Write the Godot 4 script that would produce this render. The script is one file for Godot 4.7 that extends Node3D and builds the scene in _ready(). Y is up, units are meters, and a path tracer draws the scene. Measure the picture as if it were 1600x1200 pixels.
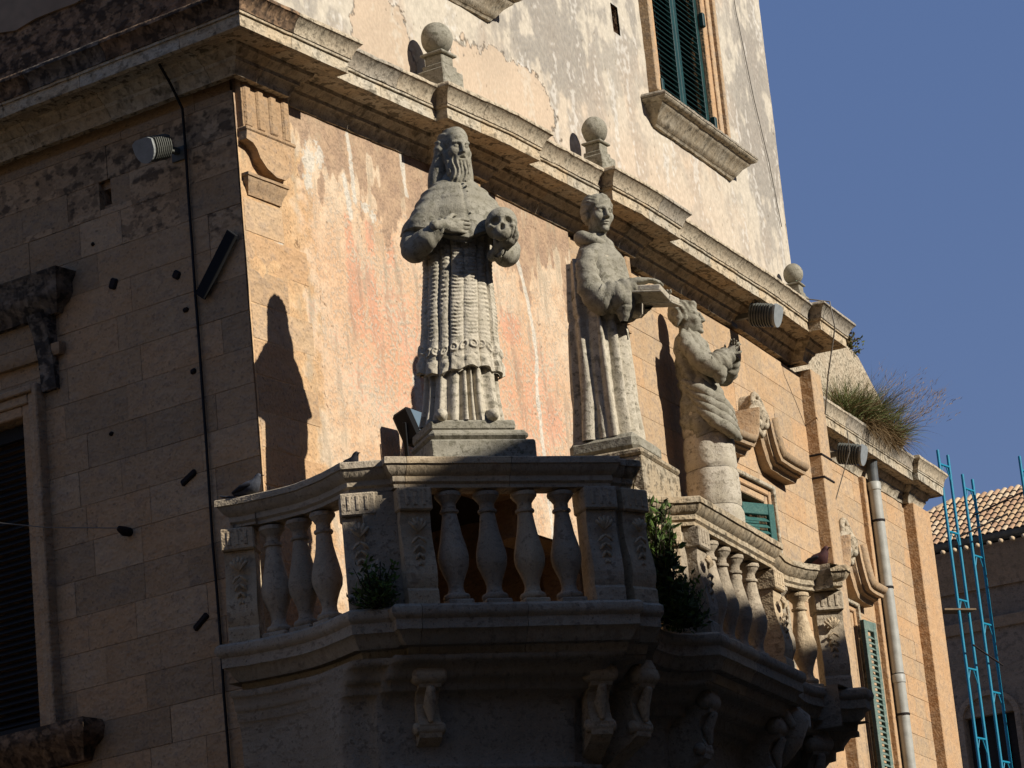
extends Node3D
# A corner palazzo in golden stone: a balcony that wraps its corner, three carved saints, low sun from the right.

const UP := Vector3.UP
const C0 := Vector3(-1.722, 0.0, -21.6)          # foot of the palazzo's corner
const TH := [59.0, 62.5, 66.0, 68.0]             # the sunny facade turns gently away
const SB := [0.0, 2.95, 5.15, 8.35]
const LTH := -35.0                               # the shaded facade
const END := 10.28                               # where the palazzo ends and the lower wing begins
const KB := 0.98                                  # the balcony was set out on a coarser grid
const RAIL := 6.941
const FLOOR := 5.971
var rng := RandomNumberGenerator.new()
var wear := FastNoiseLite.new()
var M := {}
var taken := {}
var boxes := {}

# ------------------------------------------------------------------ mesh builder
class MB:
	var v := PackedVector3Array()
	var n := PackedVector3Array()
	var t := PackedVector2Array()
	var i := PackedInt32Array()
	var has_uv := false
	func vert(p: Vector3, nn: Vector3, uv := Vector2.ZERO) -> int:
		v.append(p); n.append(nn); t.append(uv)
		return v.size() - 1
	func tri(a: Vector3, b: Vector3, c: Vector3, hint: Vector3) -> void:
		var nn := (b - a).cross(c - a)
		if nn.length_squared() < 1e-16: return
		nn = nn.normalized()
		var k := v.size()
		if nn.dot(hint) < 0.0:
			nn = -nn
			v.append(a); v.append(b); v.append(c)
		else:
			v.append(a); v.append(c); v.append(b)
		for q in 3:
			n.append(nn); t.append(Vector2.ZERO); i.append(k + q)
	func quad(a: Vector3, b: Vector3, c: Vector3, d: Vector3, hint: Vector3) -> void:
		var nn := (c - a).cross(d - b)
		if nn.length_squared() < 1e-16: return
		nn = nn.normalized()
		var k := v.size()
		v.append(a); v.append(b); v.append(c); v.append(d)
		if nn.dot(hint) < 0.0:
			nn = -nn
			i.append_array(PackedInt32Array([k, k + 1, k + 2, k, k + 2, k + 3]))
		else:
			i.append_array(PackedInt32Array([k, k + 2, k + 1, k, k + 3, k + 2]))
		for q in 4:
			n.append(nn); t.append(Vector2.ZERO)
	func squad(p: Array, nn: Array) -> void:      # a quad with its own corner normals
		var k := v.size()
		var f: Vector3 = (p[2] - p[0]).cross(p[3] - p[1])
		for q in 4:
			v.append(p[q]); n.append(nn[q]); t.append(Vector2.ZERO)
		if f.dot(nn[0] + nn[1] + nn[2] + nn[3]) < 0.0:
			i.append_array(PackedInt32Array([k, k + 1, k + 2, k, k + 2, k + 3]))
		else:
			i.append_array(PackedInt32Array([k, k + 2, k + 1, k, k + 3, k + 2]))
	func box(x: Transform3D, s: Vector3, b := 0.0) -> void:
		var h := s * 0.5
		var B := x.basis
		for ax in 3:
			var u := (ax + 1) % 3
			var w := (ax + 2) % 3
			for sg: float in [-1.0, 1.0]:
				var A: Vector3 = B[ax] * sg * h[ax]
				var U: Vector3 = B[u] * (h[u] - b)
				var W: Vector3 = B[w] * (h[w] - b)
				quad(x.origin + A - U - W, x.origin + A + U - W, x.origin + A + U + W, x.origin + A - U + W, A)
				if b > 0.0:
					for su: float in [-1.0, 1.0]:
						var U1: Vector3 = B[u] * su * (h[u] - b)
						var U2: Vector3 = B[u] * su * h[u]
						var A2: Vector3 = B[ax] * sg * (h[ax] - b)
						quad(x.origin + A + U1 - W, x.origin + A + U1 + W, x.origin + A2 + U2 + W, x.origin + A2 + U2 - W, A + U2)
		if b > 0.0:
			for sx: float in [-1.0, 1.0]:
				for sy: float in [-1.0, 1.0]:
					for sz: float in [-1.0, 1.0]:
						var X: Vector3 = B[0] * sx; var Y: Vector3 = B[1] * sy; var Z: Vector3 = B[2] * sz
						tri(x.origin + X * h.x + Y * (h.y - b) + Z * (h.z - b), x.origin + X * (h.x - b) + Y * h.y + Z * (h.z - b), x.origin + X * (h.x - b) + Y * (h.y - b) + Z * h.z, X + Y + Z)
	func grid(P: PackedVector3Array, nu: int, nv: int, wrap: bool, flip := false, uvs := PackedVector2Array()) -> void:
		var k := v.size()
		var N := PackedVector3Array()
		N.resize(P.size())
		var cu := nu if wrap else nu - 1
		var ids := PackedInt32Array()
		for b in nv - 1:
			for a in cu:
				var p0 := b * nu + a
				var p1 := b * nu + (a + 1) % nu
				var p2 := p1 + nu
				var p3 := p0 + nu
				var f := (P[p2] - P[p0]).cross(P[p3] - P[p1])
				if flip: f = -f
				N[p0] += f; N[p1] += f; N[p2] += f; N[p3] += f
				if flip: ids.append_array(PackedInt32Array([k + p0, k + p1, k + p2, k + p0, k + p2, k + p3]))
				else: ids.append_array(PackedInt32Array([k + p0, k + p2, k + p1, k + p0, k + p3, k + p2]))
		for a in P.size():
			v.append(P[a])
			n.append(N[a].normalized() if N[a].length_squared() > 1e-20 else Vector3.UP)
			t.append(uvs[a] if uvs.size() else Vector2.ZERO)
		i.append_array(ids)
	func lathe(x: Transform3D, prof: Array, seg: int) -> void:     # prof: Vector2(radius, height) from the bottom up
		for j in prof.size() - 1:
			var a: Vector2 = prof[j]
			var b: Vector2 = prof[j + 1]
			var pn := Vector2(b.y - a.y, a.x - b.x).normalized()
			var na := pn
			var nb := pn
			if j > 0:
				var c: Vector2 = prof[j - 1]
				var q := Vector2(a.y - c.y, c.x - a.x).normalized()
				if q.dot(pn) > 0.7: na = (q + pn).normalized()
			if j < prof.size() - 2:
				var c2: Vector2 = prof[j + 2]
				var q2 := Vector2(c2.y - b.y, b.x - c2.x).normalized()
				if q2.dot(pn) > 0.7: nb = (q2 + pn).normalized()
			for s in seg:
				var t0 := TAU * s / seg
				var t1 := TAU * (s + 1) / seg
				var d0 := Vector3(sin(t0), 0, cos(t0))
				var d1 := Vector3(sin(t1), 0, cos(t1))
				squad([x * (d0 * a.x + UPV * a.y), x * (d1 * a.x + UPV * a.y), x * (d1 * b.x + UPV * b.y), x * (d0 * b.x + UPV * b.y)],
					[x.basis * (d0 * na.x + UPV * na.y), x.basis * (d1 * na.x + UPV * na.y), x.basis * (d1 * nb.x + UPV * nb.y), x.basis * (d0 * nb.x + UPV * nb.y)])
	const UPV := Vector3(0, 1, 0)
	func tube(x: Transform3D, pts: Array, rad: Array, seg := 10, flat := 1.0) -> void:   # rounded ends
		var P := PackedVector3Array()
		var cnt := pts.size()
		var last := Vector3.ZERO
		var side := Vector3.ZERO
		var rows := 0
		for j in cnt:
			var d: Vector3 = (pts[min(j + 1, cnt - 1)] - pts[max(j - 1, 0)]).normalized()
			if j == 0:
				side = d.cross(UPV) if absf(d.y) < 0.9 else d.cross(Vector3(1, 0, 0))
			side = (side - d * side.dot(d)).normalized()
			var oth := d.cross(side)
			var caps := [[0.0, 1.0]]
			if j == 0: caps = [[-0.98, 0.02], [-0.7, 0.71], [0.0, 1.0]]
			elif j == cnt - 1: caps = [[0.0, 1.0], [0.7, 0.71], [0.98, 0.02]]
			for cp in caps:
				for s in seg:
					var a := TAU * s / seg
					P.append(x * (pts[j] + d * rad[j] * cp[0] * (0.6 if cnt > 1 else 1.0) + (side * cos(a) * flat + oth * sin(a)) * rad[j] * cp[1]))
				rows += 1
			last = d
		grid(P, seg, rows, true, true)
	func rod(a: Vector3, b: Vector3, r: float, seg := 6) -> void:
		tube(Transform3D.IDENTITY, [a, b], [r, r], seg)
	func prism(poly: PackedVector2Array, x: Transform3D, z0: float, z1: float) -> void:   # outline in x's xy plane, from z0 to z1
		var ids := Geometry2D.triangulate_polygon(poly)
		for q in range(0, ids.size(), 3):
			for zz: float in [z0, z1]:
				var h := x.basis.z * (1.0 if zz == z1 else -1.0)
				tri(x * Vector3(poly[ids[q]].x, poly[ids[q]].y, zz), x * Vector3(poly[ids[q + 1]].x, poly[ids[q + 1]].y, zz), x * Vector3(poly[ids[q + 2]].x, poly[ids[q + 2]].y, zz), h)
		var sg := -1.0 if Geometry2D.is_polygon_clockwise(poly) else 1.0
		for q in poly.size():
			var a := poly[q]
			var b := poly[(q + 1) % poly.size()]
			var e := b - a
			quad(x * Vector3(a.x, a.y, z0), x * Vector3(b.x, b.y, z0), x * Vector3(b.x, b.y, z1), x * Vector3(a.x, a.y, z1), x.basis * Vector3(e.y, -e.x, 0) * sg)
	func roughen(w: FastNoiseLite, amp: float, freq: float) -> void:      # weathering: the surface swells and pits a little
		for k in v.size():
			v[k] += n[k] * (w.get_noise_3dv(v[k] * freq) + 0.5 * w.get_noise_3dv(v[k] * freq * 3.1)) * amp
	func build() -> ArrayMesh:
		var A := []
		A.resize(Mesh.ARRAY_MAX)
		A[Mesh.ARRAY_VERTEX] = v
		A[Mesh.ARRAY_NORMAL] = n
		if has_uv: A[Mesh.ARRAY_TEX_UV] = t
		A[Mesh.ARRAY_INDEX] = i
		var m := ArrayMesh.new()
		m.add_surface_from_arrays(Mesh.PRIMITIVE_TRIANGLES, A)
		return m

# ------------------------------------------------------------------ things, parts, pieces
func numbered(called: String) -> String:
	if not taken.has(called):
		taken[called] = 0
		return called
	taken[called] += 1
	return "%s_%03d" % [called, taken[called]]

func thing(called: String, label: String, category: String, at: Vector3, group := "") -> Node3D:
	var o := Node3D.new()
	o.name = numbered(called)
	add_child(o)
	o.position = at
	meta(o, label, category, group)
	return o

func meta(o: Node, label: String, category: String, group := "") -> void:
	o.set_meta("label", label)
	o.set_meta("category", category)
	if group != "": o.set_meta("group", group)

func part(parent: Node3D, called: String, mb: MB, m: Material, label := "") -> MeshInstance3D:    # mb is written in world space
	var off := parent.global_position
	for k in mb.v.size(): mb.v[k] -= off
	var o := MeshInstance3D.new()
	o.mesh = mb.build()
	o.material_override = m
	o.name = called
	parent.add_child(o, true)
	o.cast_shadow = GeometryInstance3D.SHADOW_CASTING_SETTING_ON
	if label != "": o.set_meta("label", label)
	return o

func piece(parent: Node3D, called: String, mesh: Mesh, m: Material, x: Transform3D) -> MeshInstance3D:   # a shared mesh placed in world space
	var o := MeshInstance3D.new()
	o.mesh = mesh
	o.material_override = m
	o.name = called
	parent.add_child(o, true)
	o.transform = parent.global_transform.affine_inverse() * x
	return o

func sub(parent: Node3D, called: String, at: Vector3) -> Node3D:      # a part that is only its pieces
	var o := Node3D.new()
	o.name = called
	parent.add_child(o, true)
	o.global_position = at
	return o

func single(called: String, label: String, category: String, mb: MB, m: Material, at := Vector3.ZERO) -> MeshInstance3D:
	for k in mb.v.size(): mb.v[k] -= at
	var o := MeshInstance3D.new()
	o.mesh = mb.build()
	o.material_override = m
	o.name = numbered(called)
	add_child(o)
	o.position = at
	meta(o, label, category)
	return o

func structure(called: String, mb: MB, m: Material) -> void:
	var o := MeshInstance3D.new()
	o.mesh = mb.build()
	o.material_override = m
	o.name = called
	add_child(o)
	o.set_meta("kind", "structure")

func cbox(s: Vector3, b: float) -> Mesh:           # shared bevelled boxes
	var key := "%.3f %.3f %.3f %.3f" % [s.x, s.y, s.z, b]
	if not boxes.has(key):
		var mb := MB.new()
		mb.box(Transform3D.IDENTITY, s, b)
		boxes[key] = mb.build()
	return boxes[key]

# ------------------------------------------------------------------ the two facades as frames
func dirv(th: float) -> Vector3: return Vector3(cos(deg_to_rad(th)), 0, -sin(deg_to_rad(th)))
func nrm(th: float) -> Vector3: return Vector3(sin(deg_to_rad(th)), 0, cos(deg_to_rad(th)))
func seg_of(s: float) -> int:
	var k := 0
	for j in range(1, 4):
		if s >= SB[j]: k = j
	return k
func wp(s: float, y: float, o := 0.0) -> Vector3:  # sunny facade: along, height, out of the wall
	var p := C0
	var k := seg_of(s)
	for j in k: p += dirv(TH[j]) * (SB[j + 1] - SB[j])
	return p + dirv(TH[k]) * (s - SB[k]) + nrm(TH[k]) * o + UP * y
func wx(s: float, y: float, o := 0.0) -> Transform3D:
	var k := seg_of(s)
	return Transform3D(Basis(dirv(TH[k]), UP, nrm(TH[k])), wp(s, y, o))
func lp(s: float, y: float, o := 0.0) -> Vector3:  # shaded facade: distance from the corner to the left
	return C0 - dirv(LTH) * s + nrm(LTH) * o + UP * y
func lx(s: float, y: float, o := 0.0) -> Transform3D:
	return Transform3D(Basis(dirv(LTH), UP, nrm(LTH)), lp(s, y, o))
func v2(p: Vector3) -> Vector2: return Vector2(p.x, p.z)

# a moulding: a closed outline of (out, height) carried along a plan path with mitred corners
func sweep(mb: MB, path: PackedVector2Array, prof: PackedVector2Array, jit := 0.0, step := 0.1) -> void:
	var p := PackedVector2Array()
	var hard := [] 
	for k in path.size() - 1:
		var c := int(max(1.0, ceil(path[k].distance_to(path[k + 1]) / step))) if jit > 0.0 else 1
		for q in c:
			p.append(path[k].lerp(path[k + 1], float(q) / c))
	p.append(path[path.size() - 1])
	var cnt := p.size()
	var sn := PackedVector2Array()
	for k in cnt - 1:
		var d := (p[k + 1] - p[k]).normalized()
		sn.append(Vector2(-d.y, d.x))
	var mit := PackedVector2Array()
	for k in cnt:
		if k == 0: mit.append(sn[0])
		elif k == cnt - 1: mit.append(sn[cnt - 2])
		else: mit.append((sn[k - 1] + sn[k]) / max(0.25, 1.0 + sn[k - 1].dot(sn[k])))
	var np := prof.size()
	var sg := -1.0 if Geometry2D.is_polygon_clockwise(prof) else 1.0
	var pn := PackedVector2Array()
	for j in np:
		var e := prof[(j + 1) % np] - prof[j]
		pn.append(Vector2(e.y, -e.x).normalized() * sg)
	var pos := PackedVector3Array()
	for k in cnt:
		for j in np:
			var q3 := Vector3(p[k].x + mit[k].x * prof[j].x, prof[j].y, p[k].y + mit[k].y * prof[j].x)
			if jit > 0.0:
				var w := wear.get_noise_3dv(q3 * 60.0) + 0.6 * wear.get_noise_3dv(q3 * 190.0)
				q3 += Vector3(mit[k].x, 0, mit[k].y) * w * jit + UP * wear.get_noise_3dv(q3 * 75.0 + Vector3(9, 4, 2)) * jit
			pos.append(q3)
	for k in cnt - 1:
		var na := sn[k]
		var nb := sn[k]
		if k > 0 and sn[k - 1].dot(sn[k]) > 0.85: na = (sn[k - 1] + sn[k]).normalized()
		if k < cnt - 2 and sn[k + 1].dot(sn[k]) > 0.85: nb = (sn[k + 1] + sn[k]).normalized()
		for j in np:
			var j2 := (j + 1) % np
			var a := pn[j]
			var b := pn[j]
			var pj := pn[(j + np - 1) % np]
			if pj.dot(a) > 0.75: a = (pj + a).normalized()
			if pn[j2].dot(pn[j]) > 0.75: b = (pn[j2] + pn[j]).normalized()
			mb.squad([pos[k * np + j], pos[(k + 1) * np + j], pos[(k + 1) * np + j2], pos[k * np + j2]],
				[Vector3(na.x * a.x, a.y, na.y * a.x), Vector3(nb.x * a.x, a.y, nb.y * a.x), Vector3(nb.x * b.x, b.y, nb.y * b.x), Vector3(na.x * b.x, b.y, na.y * b.x)])
	var ids := Geometry2D.triangulate_polygon(prof)
	for q in range(0, ids.size(), 3):
		var h0 := p[0] - p[1]
		mb.tri(pos[ids[q]], pos[ids[q + 1]], pos[ids[q + 2]], Vector3(h0.x, 0, h0.y))
		var e0 := (cnt - 1) * np
		var h1 := p[cnt - 1] - p[cnt - 2]
		mb.tri(pos[e0 + ids[q]], pos[e0 + ids[q + 1]], pos[e0 + ids[q + 2]], Vector3(h1.x, 0, h1.y))

func cut_path(path: PackedVector2Array, a: float, b: float) -> PackedVector2Array:     # the stretch of a path from length a to length b
	var out := PackedVector2Array()
	var d := 0.0
	for k in path.size() - 1:
		var l := path[k].distance_to(path[k + 1])
		if d + l > a and d < b:
			if out.is_empty(): out.append(path[k].lerp(path[k + 1], max(0.0, (a - d) / l)))
			out.append(path[k].lerp(path[k + 1], min(1.0, (b - d) / l)))
		d += l
	return out
func path_len(path: PackedVector2Array) -> float:
	var d := 0.0
	for k in path.size() - 1: d += path[k].distance_to(path[k + 1])
	return d
func offset_path(path: PackedVector2Array, o: float) -> PackedVector2Array:
	var out := PackedVector2Array()
	for k in path.size():
		var m := Vector2.ZERO
		var c := 0
		var last := Vector2.ZERO
		for e in [k - 1, k]:
			if e >= 0 and e < path.size() - 1:
				var d := (path[e + 1] - path[e]).normalized()
				var nn := Vector2(-d.y, d.x)
				if c == 1: m = (m + nn) / max(0.3, 1.0 + m.dot(nn))
				else: m = nn
				c += 1
		out.append(path[k] + m * o)
	return out
# mouldings cut into stones: corners are never cut, joints are real gaps
func stones(parent: Node3D, called: String, path: PackedVector2Array, prof: PackedVector2Array, mats: Array, unit := 0.62, jit := 0.004) -> void:
	var L := path_len(path)
	var corners := []
	var d := 0.0
	for k in path.size() - 1:
		d += path[k].distance_to(path[k + 1])
		corners.append(d)
	var a := 0.0
	while a < L - 0.02:
		var b: float = a + unit * rng.randf_range(0.75, 1.25)
		for c in corners:
			if absf(c - b) < 0.14: b = c + 0.15
		if L - b < 0.25: b = L
		var mb := MB.new()
		sweep(mb, cut_path(path, a + 0.002, b - 0.002), prof, jit)
		part(parent, called, mb, mats[rng.randi() % mats.size()])
		a = b

# walls: courses of separate blocks, with a core behind them that keeps openings open
func courses(parent: Node3D, x: Callable, s0: float, s1: float, y0: float, y1: float, h: float, lmin: float, lmax: float, mats: Array, holes: Array, proud := 0.0) -> void:
	var y := y0
	var row := 0
	while y < y1 - 0.04:
		var hh: float = min(h, y1 - y)
		var s: float = s0
		var first := true
		while s < s1 - 0.03:
			var l: float = snappedf(rng.randf_range(lmin, lmax), 0.05)
			if first and row % 2 == 0: l = snappedf(l * 0.55, 0.05)
			first = false
			if s1 - (s + l) < 0.14: l = s1 - s
			var e := s + l
			var spans := [[s, e]]
			for H in holes:
				if y + hh > H[2] + 0.02 and y < H[3] - 0.02:
					var nx := []
					for sp in spans:
						if sp[1] <= H[0] or sp[0] >= H[1]: nx.append(sp)
						else:
							if H[0] - sp[0] > 0.02: nx.append([sp[0], H[0]])
							if sp[1] - H[1] > 0.02: nx.append([H[1], sp[1]])
					spans = nx
			for sp in spans:
				var w: float = snappedf(sp[1] - sp[0], 0.005)
				var tx: Transform3D = x.call((sp[0] + sp[1]) * 0.5, y + hh * 0.5, -0.04 + proud + rng.randf_range(-0.002, 0.002))
				tx.basis = tx.basis.rotated(UP, rng.randf_range(-0.003, 0.003))
				piece(parent, "block", cbox(Vector3(w - 0.002, hh - 0.002, 0.08), 0.002), mats[rng.randi() % mats.size()], tx)
			s = e
		y += hh
		row += 1

func core(mb: MB, x: Callable, s0: float, s1: float, y0: float, y1: float, holes: Array, front: float, thick: float) -> void:
	var ss := [s0, s1]
	var ys := [y0, y1]
	for H in holes:
		for q in 2:
			if H[q] > s0 and H[q] < s1 and not ss.has(H[q]): ss.append(H[q])
			if H[q + 2] > y0 and H[q + 2] < y1 and not ys.has(H[q + 2]): ys.append(H[q + 2])
	for b in SB:
		if b > s0 + 0.01 and b < s1 - 0.01 and not ss.has(b): ss.append(b)
	ss.sort(); ys.sort()
	for a in ss.size() - 1:
		for b in ys.size() - 1:
			var cs: float = (ss[a] + ss[a + 1]) * 0.5
			var cy: float = (ys[b] + ys[b + 1]) * 0.5
			var open := false
			for H in holes:
				if cs > H[0] and cs < H[1] and cy > H[2] and cy < H[3]: open = true
			if not open:
				mb.box(x.call(cs, cy, front - thick * 0.5), Vector3(ss[a + 1] - ss[a], ys[b + 1] - ys[b], thick))

# ------------------------------------------------------------------ colours and textures
const K := 0.79      # tones below are as sampled under full sun; real stone is darker
func nb(w: int, h: int, freq: float, sd: int, oct: int, seamless := false) -> PackedByteArray:
	var f := FastNoiseLite.new()
	f.seed = sd
	f.noise_type = FastNoiseLite.TYPE_SIMPLEX_SMOOTH
	f.frequency = freq
	f.fractal_octaves = oct
	var im: Image = f.get_seamless_image(w, h) if seamless else f.get_image(w, h)
	im.convert(Image.FORMAT_L8)
	return im.get_data()
func nb_stretch(w: int, h: int, freq: float, sd: int, oct: int, squeeze: int) -> PackedByteArray:   # vertical streaks
	var f := FastNoiseLite.new()
	f.seed = sd
	f.frequency = freq
	f.fractal_octaves = oct
	var im := f.get_image(w, max(4, h / squeeze))
	im.convert(Image.FORMAT_L8)
	im.resize(w, h, Image.INTERPOLATE_CUBIC)
	return im.get_data()
func ss(a: float, b: float, x: float) -> float:
	var t := clampf((x - a) / (b - a), 0.0, 1.0)
	return t * t * (3.0 - 2.0 * t)
func tex(w: int, h: int, data: PackedByteArray, mips := true) -> ImageTexture:
	var im := Image.create_from_data(w, h, false, Image.FORMAT_RGB8, data)
	if mips: im.generate_mipmaps()
	return ImageTexture.create_from_image(im)
func relief(w: int, h: int, hts: PackedByteArray, amount: float) -> ImageTexture:
	var im := Image.create_from_data(w, h, false, Image.FORMAT_L8, hts)
	im.convert(Image.FORMAT_RGBA8)
	im.bump_map_to_normal_map(amount)
	im.generate_mipmaps()
	return ImageTexture.create_from_image(im)

# stone: two tones in slow patches, a crust of spots, fine grain and pits; returns [albedo, normal]
func stone_tex(sd: int, c0: Color, c1: Color, crust: Color, crust_at: float, grain: float, bump: float, pit := 0.72) -> Array:
	var S := 336
	var lo := nb(S, S, 0.012, sd, 4, true)
	var mi := nb(S, S, 0.05, sd + 1, 4, true)
	var fi := nb(S, S, 0.16, sd + 2, 3, true)
	var d := PackedByteArray(); d.resize(S * S * 3)
	var hm := PackedByteArray(); hm.resize(S * S)
	for k in S * S:
		var a := lo[k] / 255.0
		var b := mi[k] / 255.0
		var g := fi[k] / 255.0
		var c := c0.lerp(c1, ss(0.25, 0.75, a * 0.7 + b * 0.3))
		var cr := ss(crust_at, crust_at + 0.12, b * 0.65 + (1.0 - a) * 0.2 + g * 0.25)
		c = c.lerp(crust, cr * 0.8)
		var m := 1.0 + (g - 0.5) * grain + (b - 0.5) * grain * 0.7
		var pt := ss(pit, pit + 0.08, g)
		m *= 1.0 - 0.3 * pt
		d[k * 3] = int(clampf(c.r * m, 0, 1) * 255.0)
		d[k * 3 + 1] = int(clampf(c.g * m, 0, 1) * 255.0)
		d[k * 3 + 2] = int(clampf(c.b * m, 0, 1) * 255.0)
		hm[k] = int(clampf(b * 0.6 + g * 0.4 - pt * 0.35, 0, 1) * 255.0)
	return [tex(S, S, d), relief(S, S, hm, bump)]
func stone_mat(t: Array, scale: float, rough := 0.95, tint := Color.WHITE, ns := 1.0) -> StandardMaterial3D:
	var m := StandardMaterial3D.new()
	m.albedo_texture = t[0]
	m.albedo_color = tint * Color(K, K, K)
	m.normal_enabled = true
	m.normal_texture = t[1]
	m.normal_scale = ns
	m.roughness = rough
	m.metallic_specular = 0.25
	m.uv1_triplanar = true
	m.uv1_world_triplanar = true
	m.uv1_scale = Vector3.ONE * scale
	return m
func flat_mat(c: Color, rough := 0.7, metal := 0.0) -> StandardMaterial3D:
	var m := StandardMaterial3D.new()
	m.albedo_color = c * Color(K, K, K)
	m.roughness = rough
	m.metallic = metal
	m.metallic_specular = 0.4
	return m
func speck_mat(sd: int, c: Color, c2: Color, scale: float, rough: float, amount := 0.25) -> StandardMaterial3D:    # paint with fading and dirt
	var S := 256
	var a := nb(S, S, 0.02, sd, 4, true)
	var b := nb(S, S, 0.12, sd + 1, 2, true)
	var d := PackedByteArray(); d.resize(S * S * 3)
	for k in S * S:
		var q := c.lerp(c2, ss(0.35, 0.8, a[k] / 255.0 * 0.6 + b[k] / 255.0 * 0.4))
		var m := 1.0 + (b[k] / 255.0 - 0.5) * amount
		d[k * 3] = int(clampf(q.r * m, 0, 1) * 255.0)
		d[k * 3 + 1] = int(clampf(q.g * m, 0, 1) * 255.0)
		d[k * 3 + 2] = int(clampf(q.b * m, 0, 1) * 255.0)
	var m2 := flat_mat(Color.WHITE, rough)
	m2.albedo_texture = tex(S, S, d)
	m2.uv1_triplanar = true
	m2.uv1_world_triplanar = true
	m2.uv1_scale = Vector3.ONE * scale
	return m2

func seg_dist(p: Vector2, pts: Array) -> float:
	var b := 9.0
	for k in pts.size() - 1:
		var q := Geometry2D.get_closest_point_to_segment(p, pts[k], pts[k + 1])
		b = min(b, q.distance_to(p))
	return b

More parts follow.
